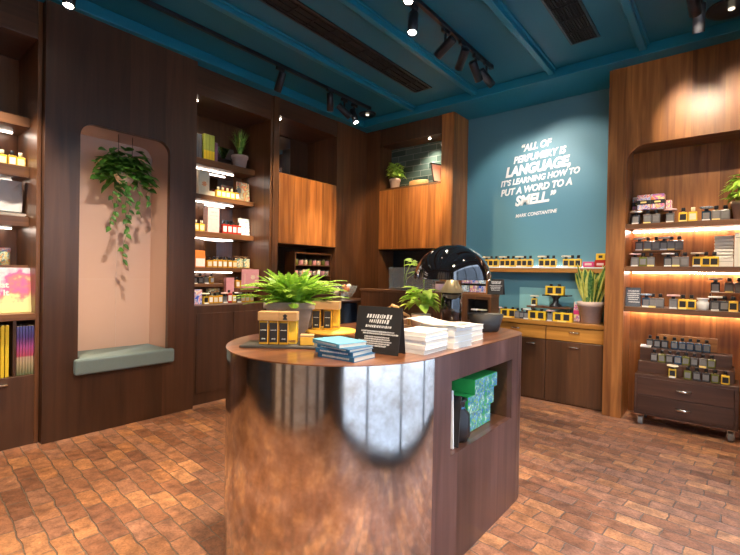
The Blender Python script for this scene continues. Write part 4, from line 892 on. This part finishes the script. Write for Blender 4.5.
# fern in concrete pot
def fern():
    t = thing('potted_fern', 'large feathery green fern in a square grey pot on the island', 'fern', (-1.93, 1.66, Z), R(40))
    m = MB(); prof = [(.085, 0), (.125, .165), (.137, .165), (.137, .198), (.122, .198), (.118, .17)]
    R_ = [[m.bm.verts.new((sx*r, sy*r, z)) for sx, sy in ((-1, -1), (1, -1), (1, 1), (-1, 1))] for r, z in prof]
    for A, B in zip(R_, R_[1:]):
        for k in range(4): m.bm.faces.new([A[k], A[(k+1) % 4], B[(k+1) % 4], B[k]])
    m.bm.faces.new(R_[0][::-1]); m.build('pot', 'concrete', t); MB().box(-.111, .111, -.111, .111, .16, .175).build('soil', 'soil', t)
    rnd = random.Random(21); m = MB(); st = MB()
    for i in range(105):
        az = i*2.399+rnd.uniform(-.2, .2); u0 = i/105
        el = 1.5-.25*rnd.random() if u0 < .3 else rnd.uniform(.95, 1.4) if u0 < .72 else rnd.uniform(.35, .9)
        L = rnd.uniform(.20, .27) if u0 < .3 else rnd.uniform(.22, .32); drp = .45 if u0 < .3 else 1.0 if u0 < .72 else .8; pts = []
        d = Vector((cos(az), sin(az), 0)); p = Vector((0, 0, .17))+d*rnd.uniform(.0, .07); ang = el; N_ = 14
        for k in range(N_+1):
            pts.append(p.copy()); p = p+(d*cos(ang)+Vector((0, 0, 1))*sin(ang))*(L/N_); ang -= (el*drp*.8+.5)/N_*rnd.uniform(.8, 1.2)
        for q in pts:
            if abs(q.x) < .17 and abs(q.y) < .17 and q.z < .19: q.z = .2
            q.z = max(q.z, .02)
        st.tube(pts, .0018, 4, taper=.0006); s = Vector((-sin(az), cos(az), 0))
        for k in range(1, N_+1):
            u = k/N_; w = .036*sin(pi*min(1, u*.9+.08))**.6
            tdir = (pts[k]-pts[k-1]).normalized(); up = s.cross(tdir)
            for sg in (-1, 1):
                e = pts[k]+(s*sg*.95+tdir*.35)*w-Vector((0, 0, 1))*w*.2; h = tdir*.0085
                m.poly([pts[k]-h*.9, (pts[k]+e)*.5-h+up*.003, e, (pts[k]+e)*.5+h+up*.003, pts[k]+h*.9])
    m.build('fronds', 'fern_leaf', t, recalc=False); st.build('stem', 'fern_leaf', t)
fern()
# cake stand with bottles
t = thing('cake_stand', 'round yellow wooden cake stand carrying two capped perfume bottles', 'cake stand', (-1.72, 1.76, Z)); MB().cyl(.05, 0, .008, 24).lathe([(.05, .008), (.02, .014), (.018, .028), (.03, .03)], 24).build('foot', 'walnut_mid', t); MB().cyl(.145, .03, .048, 48).build('plate', 'yellow_wood', t)
a2 = R(36)
for k in range(2):
    x, y = rot(-.045+k*.062, -.02, a2); place('tallb', tall_bottle, 'perfume_bottle', f'{("left", "right")[k]} amber bottle with black label on the yellow cake stand', 'bottle', (-1.745+x, 1.74+y, Z+.048), a2, 'bottles on the cake stand')
x, y = rot(.052, .022, a2); place('tallb2', None, 'perfume_bottle', 'bright amber bottle behind the black-labelled pair on the cake stand', 'bottle', (-1.74+x, 1.745+y, Z+.048), a2, 'bottles on the cake stand')
x, y = rot(.005, -.01, a2); t = place('wcap3', lambda o: MB().box(-.078, .078, -.045, .045, 0, .043, .002).build('block', 'pale_wood', o), 'wooden_block', 'pale wooden block capping the bottles on the cake stand', 'wooden block', (-1.745+x, 1.74+y, Z+.1635), a2)
# books
def book(cover, pages='page_edges', w=.13, d=.19, h=.018, spine=True):
    def mk(o):
        MB().box(-w/2+.002, w/2-.003, -d/2+.003, d/2-.003, .0018, h-.0018).build('pages', pages, o)
        MB().box(-w/2, w/2, -d/2, d/2, 0, .0016).box(-w/2, w/2, -d/2, d/2, h-.0016, h).box(-w/2, -w/2+.0018, -d/2, d/2, .0016, h-.0016).build('cover', cover, o)
    return mk
zz = Z
for k, (c, dx, dy, r, hh) in enumerate((('deep_blue', .015, .0, 93, .020), ('deep_blue', .0, -.0, 96, .018), ('deep_blue', .0, .005, 88, .012), ('sky_blue', -.035, .005, 80, .018))):
    o = place(('bbook', k), book(c, w=.15, d=.20, h=hh), 'paperback_book', f'blue paperback, {("lowest", "second from the bottom", "third from the bottom", "topmost")[k]} of the stack at the front of the island', 'book', (-1.295+dx, 1.41+dy, zz), R(r), 'blue paperbacks on the island')
    m = MB(); scribble(m, [(0, hh/2, .15, hh*.4)], lambda u, v: Vector((-.0756, -u, v)), k); m.build('lettering', 'frosted', o, recalc=False)
    zz += hh+.0003
# black tent sign
tent_sign('large black folded sign with white lettering beside the blue paperbacks', (-1.25, 1.60, Z), R(9), .235, .215, [(.0, .17, .125, .019), (.0, .147, .095, .018), (.0, .123, .13, .012), (.0, .100, .17, .007), (.015, .090, .18, .007), (0, .075, .13, .007), (0, .065, .13, .007), (-.01, .055, .17, .007), (.005, .045, .13, .007), (0, .035, .10, .007)], 11, depth=.075)
def white_stack(cx, cy, rz, w, d, hs, where, z0=Z):
    z = z0
    for k, h in enumerate(hs):
        place(('wb', w, d, h), book('paper', 'paper' if k % 2 else 'page_edges', w=w, d=d, h=h), 'white_book', f'white softcover book, {ORD[k]} from the bottom of the stack {where}', 'book', (cx+random.uniform(-.004, .004), cy+random.uniform(-.004, .004), z), rz+random.uniform(-.03, .03), f'white books stacked {where}')
        z += h+.0002
    return z
white_stack(-1.145, 1.80, R(92), .22, .165, (.020, .021, .020, .019, .018), 'right of the black sign')
zt = white_stack(-1.14, 2.03, R(88), .18, .21, (.03, .03, .026, .02), 'in the middle of the island')
white_stack(-1.17, 2.28, R(92), .18, .16, (.03, .03, .025), 'nearest the dome lamp')
t = thing('open_magazine', 'open white magazine draped over the middle stack of books', 'magazine', (-1.16, 2.02, zt+.001), R(4))
m = MB(); prev = None
for k in range(13):
    u = -.19+.35*k/12; z = .004+.022*math.exp(-((u+.15)/.05)**2)+.006*sin(u*20)**2
    A, B, C, D = [m.bm.verts.new(v) for v in ((u, -.10, z), (u, .10, z), (u, .10, z-.0035), (u, -.10, z-.0035))]
    if prev:
        for i in range(4): f = m.bm.faces.new([prev[i], prev[(i+1) % 4], (A, B, C, D)[(i+1) % 4], (A, B, C, D)[i]]); f.smooth = True
    prev = (A, B, C, D)
m.build('pages', 'paper', t); MB().box(.02, .13, -.06, .06, .0085, .0092).build('printed_picture', 'art_print', t)
# pothos on the island
t = thing('potted_pothos', 'lime green pothos in a small clay pot behind the black sign', 'plant', (-1.60, 2.50, Z)); pot_round(t, .068, .052, .10, 'taupe_clay', False); bush(t, .17, .085, .115, 80, .08, .068, 'lime_leaf', 31, .4)
# small carved stand
t = thing('carved_stand', 'small bent pale wooden stand behind the black sign', 'ornament', (-1.80, 2.52, Z), R(40))
MB().tube([(-.07, 0, .0), (-.07, 0, .13), (-.05, 0, .145), (-.01, 0, .13), (.01, 0, .10), (.04, 0, .085), (.07, 0, .07), (.075, 0, .02), (.07, 0, 0)], .011, 8).build('arch', 'pale_wood', t); MB().box(-.09, .09, -.03, .03, -.0, .008, .002).build('base', 'pale_wood', t)
# bowl
t = thing('black_bowl', 'black oval bowl at the far right end of the island', 'bowl', (-1.235, 2.71, Z), R(40))
m = MB(); m.lathe([(0, 0), (.078, 0), (.088, .01), (.118, .115), (.112, .115), (.082, .015), (0, .012)], 32); 
for v in m.bm.verts: v.co.y *= .75
m.build('bowl', 'black_card', t)
# dome lamp
def lamp():
    t = thing('dome_table_lamp', 'glossy black dome table lamp standing on the island', 'table lamp', (-1.40, 2.55, Z))
    MB().cyl(.085, 0, .02, 40).build('base', 'black_gloss', t)
    MB().lathe([(0, .02), (.068, .02), (.068, .245), (.06, .25), (0, .25)], 32).build('column', 'black_gloss', t)
    MB().lathe([(.078, .252), (.026, .345), (.022, .345), (.074, .252), (.078, .252)], 28).build('diffuser', 'diffuser', t)
    MB().cyl(.006, .26, .55, 10).build('stem', 'brass', t)
    pr = [(.248*cos(a), .335+.230*sin(a)) for a in [i*pi/2/16 for i in range(17)]]
    m = MB().lathe(pr+[(0, .567)][:0], 64); m.build('shade', 'black_gloss', t)
    MB().lathe([(r*.985, z-.003 if i else z) for i, (r, z) in enumerate(pr)], 64).build('shade_lining', 'white_paint', t)
    l = bpy.data.lights.new('bulb', 'POINT'); l.energy = .8; l.color = (1, .75, .45); l.shadow_soft_size = .02
    o = bpy.data.objects.new('bulb', l); COL.objects.link(o); o.parent = t; o.location = (0, 0, .44)
lamp()

# ------------------------------------------------------------ goods on the left shelves (facing +x)
def upright(name, label, cat, x, y, z, w, h, d, mat, group=None, lean=0, extra=None, rz=0):
    t = thing(name, label, cat, (x, y, z), pi/2+rz, group)
    Mx = Matrix.Rotation(lean, 4, 'X')
    MB().box(-w/2, w/2, -d/2, d/2, 0, h, .002, M=Mx).build('cover' if 'book' in name or 'magazine' in name else 'body', mat, t)
    if extra: extra(t, Mx)
    return t
def edge(w, h, d): return lambda t, M: MB().box(-w/2+.002, w/2-.002, -d/2+.003, d/2-.003, h, h+.0015, M=M).build('pages', 'page_edges', t)
for k in range(4): upright('green_book', f'green and yellow spined book, {ORD[k]} from the left on the highest middle shelf', 'book', -4.68, 2.625+k*.034, 2.65, .031, .29, .18, 'green_book', 'green spined books', extra=lambda t, M: (edge(.031, .29, .18)(t, M), MB().box(-.0157, .0157, -.0905, -.0895, .002, .11).build('spine_band', 'magazine_yellow', t))); 
for k in range(2): upright('grey_book', f'dark grey book left of the green ones, {("outer", "inner")[k]} one', 'book', -4.68, 2.53+k*.04, 2.65, .036, .27, .18, 'grey_book', 'grey books', extra=edge(.036, .27, .18))
upright('purple_book', 'purple book right of the green spined books', 'book', -4.68, 2.768, 2.65, .035, .22, .17, 'purple_book', extra=edge(.035, .22, .17))
def scribble_part(t, rows, dy, mat='pink'):
    m = MB(); scribble(m, rows, lambda u, v: Vector((u, -dy-.0006, v)), 5); m.build('lettering', mat, t, recalc=False)
def flower(t, M, w=.12, h=.3, c='orange_pack'):
    m = MB()
    for k in range(7): a = k*2*pi/7; m.poly([M @ Vector((0, -.0305, h*.42)), M @ Vector((.022*cos(a-.35), -.0305, h*.42+.022*sin(a-.35))), M @ Vector((.034*cos(a), -.0305, h*.42+.034*sin(a))), M @ Vector((.022*cos(a+.35), -.0305, h*.42+.022*sin(a+.35)))])
    m.build('flower_motif', c, t, recalc=False)
def sbox(name, label, x, y0, y1, z, h, d, mat, extra=None, group=None, lean=0): return upright(name, label, 'box', x, (y0+y1)/2, z, y1-y0, h, d, mat, group, lean, extra)
sbox('gift_box', 'cream box with an orange flower on the second middle shelf', -4.62, 2.56, 2.685, 2.25, .28, .06, 'cream', lambda t, M: flower(t, M))
sbox('gift_box', 'low cream box beside the flower box on the second middle shelf', -4.64, 2.69, 2.76, 2.25, .06, .08, 'cream')
bottles([('c', 2.80), ('c', 2.86), ('c', 2.92), ('c', 2.98), ('W', 3.045)], None, 2.25, 'on the second middle shelf', face='x', x=-4.60)
sbox('dark_box', 'dark red box behind the bottles on the second middle shelf', -4.72, 2.93, 3.04, 2.25, .15, .06, 'red_glass')
upright('art_book', 'patterned art book propped at the right of the second middle shelf', 'book', -4.63, 3.17, 2.25, .17, .24, .02, 'art_print', lean=-.12)
sbox('gift_box', 'large pale pink box on the third middle shelf', -4.63, 2.665, 2.81, 1.838, .28, .10, 'pale_pink', lambda t, M: scribble_part(t, [(0, .23, .07, .018), (0, .19, .09, .012), (0, .15, .09, .006)], .0502))
bottles([('c', 2.53), ('c', 2.60)], None, 1.838, 'left of the pink box', face='x', x=-4.60)
bottles([('r', 2.885), ('r', 2.95), ('r', 3.015), ('r', 3.08)], None, 1.838, 'among the red ones, third middle shelf', face='x', x=-4.60)
upright('art_book', 'blue and white illustrated book propped on the third middle shelf', 'book', -4.63, 3.185, 1.838, .15, .21, .02, 'blue_art_print', lean=-.12)
sbox('package', 'orange and white package at the left of the fourth middle shelf', -4.63, 2.53, 2.65, 1.435, .19, .07, 'orange_pack', lambda t, M: MB().box(-.055, .055, -.0365, -.0355, .01, .10).build('label', 'paper', t))
bottles([('a', 2.70), ('W', 2.765), ('W', 2.83), ('W', 2.895), ('W', 2.96), ('a', 3.025)], None, 1.435, 'on the fourth middle shelf', face='x', x=-4.60)
for k in range(2):
    t = thing('floral_wrap', f'yellow floral wrapped gift, {("left", "right")[k]} of the two on the fourth middle shelf', 'gift', (-4.62, 3.10+k*.10, 1.435), 0, 'floral wrapped gifts')
    MB().box(-.035, .035, -.043, .043, 0, .12, .012).build('body', 'floral_print', t)
    m = MB()
    for j in range(9): leaf(m, Vector((0, 0, .12)), Vector((cos(j*.7), sin(j*.7), .7)), Vector((0, 0, 1)), .06, .035)
    m.build('bow', 'cream', t)
# tiers at counter height
bottles([('w', 2.54), ('d', 2.61), ('p', 2.68), ('W', 2.75)], None, 1.25, 'on the left tier of the middle unit', face='x', x=-4.63, scale=.9)
sbox('gift_box', 'flat rose box behind the left tier of the middle unit', -4.56, 2.885, 2.99, 1.03, .29, .05, 'pink')
bottles([('W', 3.04), ('a', 3.10)], None, 1.20, 'on the small ledge beside the pink box', face='x', x=-4.55)
t = sbox('gift_box', 'square pink box with a pale flower on the small ledge', -4.47, 3.13, 3.262, 1.20, .0, .05, 'pink') if False else thing('gift_box', 'square pink box with a pale flower on the small ledge', 'box', (-4.475, 3.17, 1.20), R(62))
MB().box(-.10, .10, -.018, .018, 0, .225, .002).build('body', 'pink', t)
m = MB()
for j in range(8): aa = j*pi/4; m.poly([Vector((.03, -.0187, .13)), Vector((.03+.022*cos(aa-.3), -.0187, .13+.022*sin(aa-.3))), Vector((.03+.03*cos(aa), -.0187, .13+.03*sin(aa))), Vector((.03+.022*cos(aa+.3), -.0187, .13+.022*sin(aa+.3)))])
m.build('flower_motif', 'cream', t, recalc=False); MB().box(-.065, -.06, -.0189, -.0182, .05, .17).build('lettering', 'cream', t)
bottles([('v', 2.60), ('W', 2.66), ('a', 2.72), ('W', 2.78), ('p', 2.84), ('r', 2.90), ('W', 2.96), ('w', 3.02), ('a', 3.08), ('c', 3.14), ('c', 3.20)], None, 1.03, 'along the counter of the middle unit', face='x', x=-4.50)
upright('blue_book', 'blue and white book at the left end of the middle unit counter', 'book', -4.50, 2.51, 1.03, .09, .16, .03, 'bright_wrap')
sbox('patterned_box', 'pale patterned box behind the counter bottles of the middle unit', -4.66, 2.72, 2.86, 1.03, .16, .06, 'floral_print')
# far left unit
bottles([('c', .70), ('w', .765), ('c', .84), ('W', .905), ('c', .96)], None, 2.22, 'on the upper shelf of the far left unit', face='x', x=-4.55)
t = thing('paper_bag', 'crumpled white paper bag on the far left shelving', 'bag', (-4.62, .89, 1.855), pi/2)
m = MB(); m.box(-.11, .09, -.05, .05, 0, .26, .008); bmesh.ops.subdivide_edges(m.bm, edges=m.bm.edges, cuts=2, use_grid_fill=True); rnd = random.Random(4)
for v in m.bm.verts:
    if v.co.z > .02: v.co += Vector((rnd.uniform(-.006, .006), rnd.uniform(-.008, .008), 0)); v.co.y *= 1-.6*(v.co.z/.26)**2
m.build('body', 'paper', t)
place(('wb', .2, .15, .016), book('paper', w=.2, d=.15, h=.016), 'white_book', 'white softcover book lying under the paper bag, lower one', 'book', (-4.60, .89, 1.81), pi/2, 'books under the paper bag'); place(('wb', .2, .15, .016), None, 'white_book', 'white softcover book lying under the paper bag, upper one', 'book', (-4.60, .90, 1.8265), pi/2+.1, 'books under the paper bag')
for k in range(2):
    t = thing('floral_tin', f'orange and cream floral tin on the far left shelving, {("left", "right")[k]} one', 'tin', (-4.58, .76+k*.1, 1.415), 0, 'floral tins'); MB().cyl(.045, 0, .11, 24).build('body', 'floral_print', t); MB().cyl(.047, .11, .14, 24).build('lid', 'bright_wrap', t)
t = thing('display_book', 'large sunset-coloured cover reading What Make It on the left ledge', 'book', (-4.36, .80, 1.037), pi/2)
Mx = Matrix.Rotation(-.16, 4, 'X')
MB().box(-.235, .235, -.008, .008, 0, .36, .003, M=Mx).build('cover', 'sunset_print', t)
text_part('lettering', 'What\nMake It', .062, 'white_paint', t, Mx @ Matrix.Translation((.06, -.0095, .19)) @ Matrix.Rotation(pi/2, 4, 'X'), .0008, 0, .002, 'RIGHT')
t2 = thing('display_book', 'second large picture book on the left ledge, cut off by the photo edge', 'book', (-4.36, .28, 1.037), pi/2); MB().box(-.235, .235, -.008, .008, 0, .36, .003, M=Mx).build('cover', 'blue_art_print', t2)
for k in range(9): upright('yellow_magazine', f'yellow magazine in the left compartment, {ORD[8-k]} from the right', 'magazine', -4.38, .61+k*.028, .55, .022, .40, .2, 'magazine_yellow', 'yellow magazines', extra=edge(.022, .40, .2))
for k in range(6): upright('purple_magazine', f'purple and pink magazine in the compartment, {ORD[k]} from the left', 'magazine', -4.38, .90+k*.0185, .55, .016, .385, .2, 'purple_cover', 'purple magazines', extra=edge(.016, .385, .2))
# alcove pieces
t = thing('oval_board', 'oval pale wooden board lying in the tiled alcove', 'board', (-3.36, 5.12, 2.63)); m = MB().cyl(.15, 0, .07, 32)
for v in m.bm.verts: v.co.y *= .5
m.build('board', 'pale_wood', t)
t = thing('picture_frame', 'small frame leaning at the right of the tiled alcove', 'frame', (-3.03, 5.11, 2.63), R(72)); Mx = Matrix.Rotation(-.25, 4, 'X')
MB().box(-.10, .10, -.008, .008, 0, .28, .003, M=Mx).build('frame', 'black_card', t); MB().box(-.085, .085, -.0095, -.0085, .02, .26, M=Mx).build('picture', 'pale_pink', t)
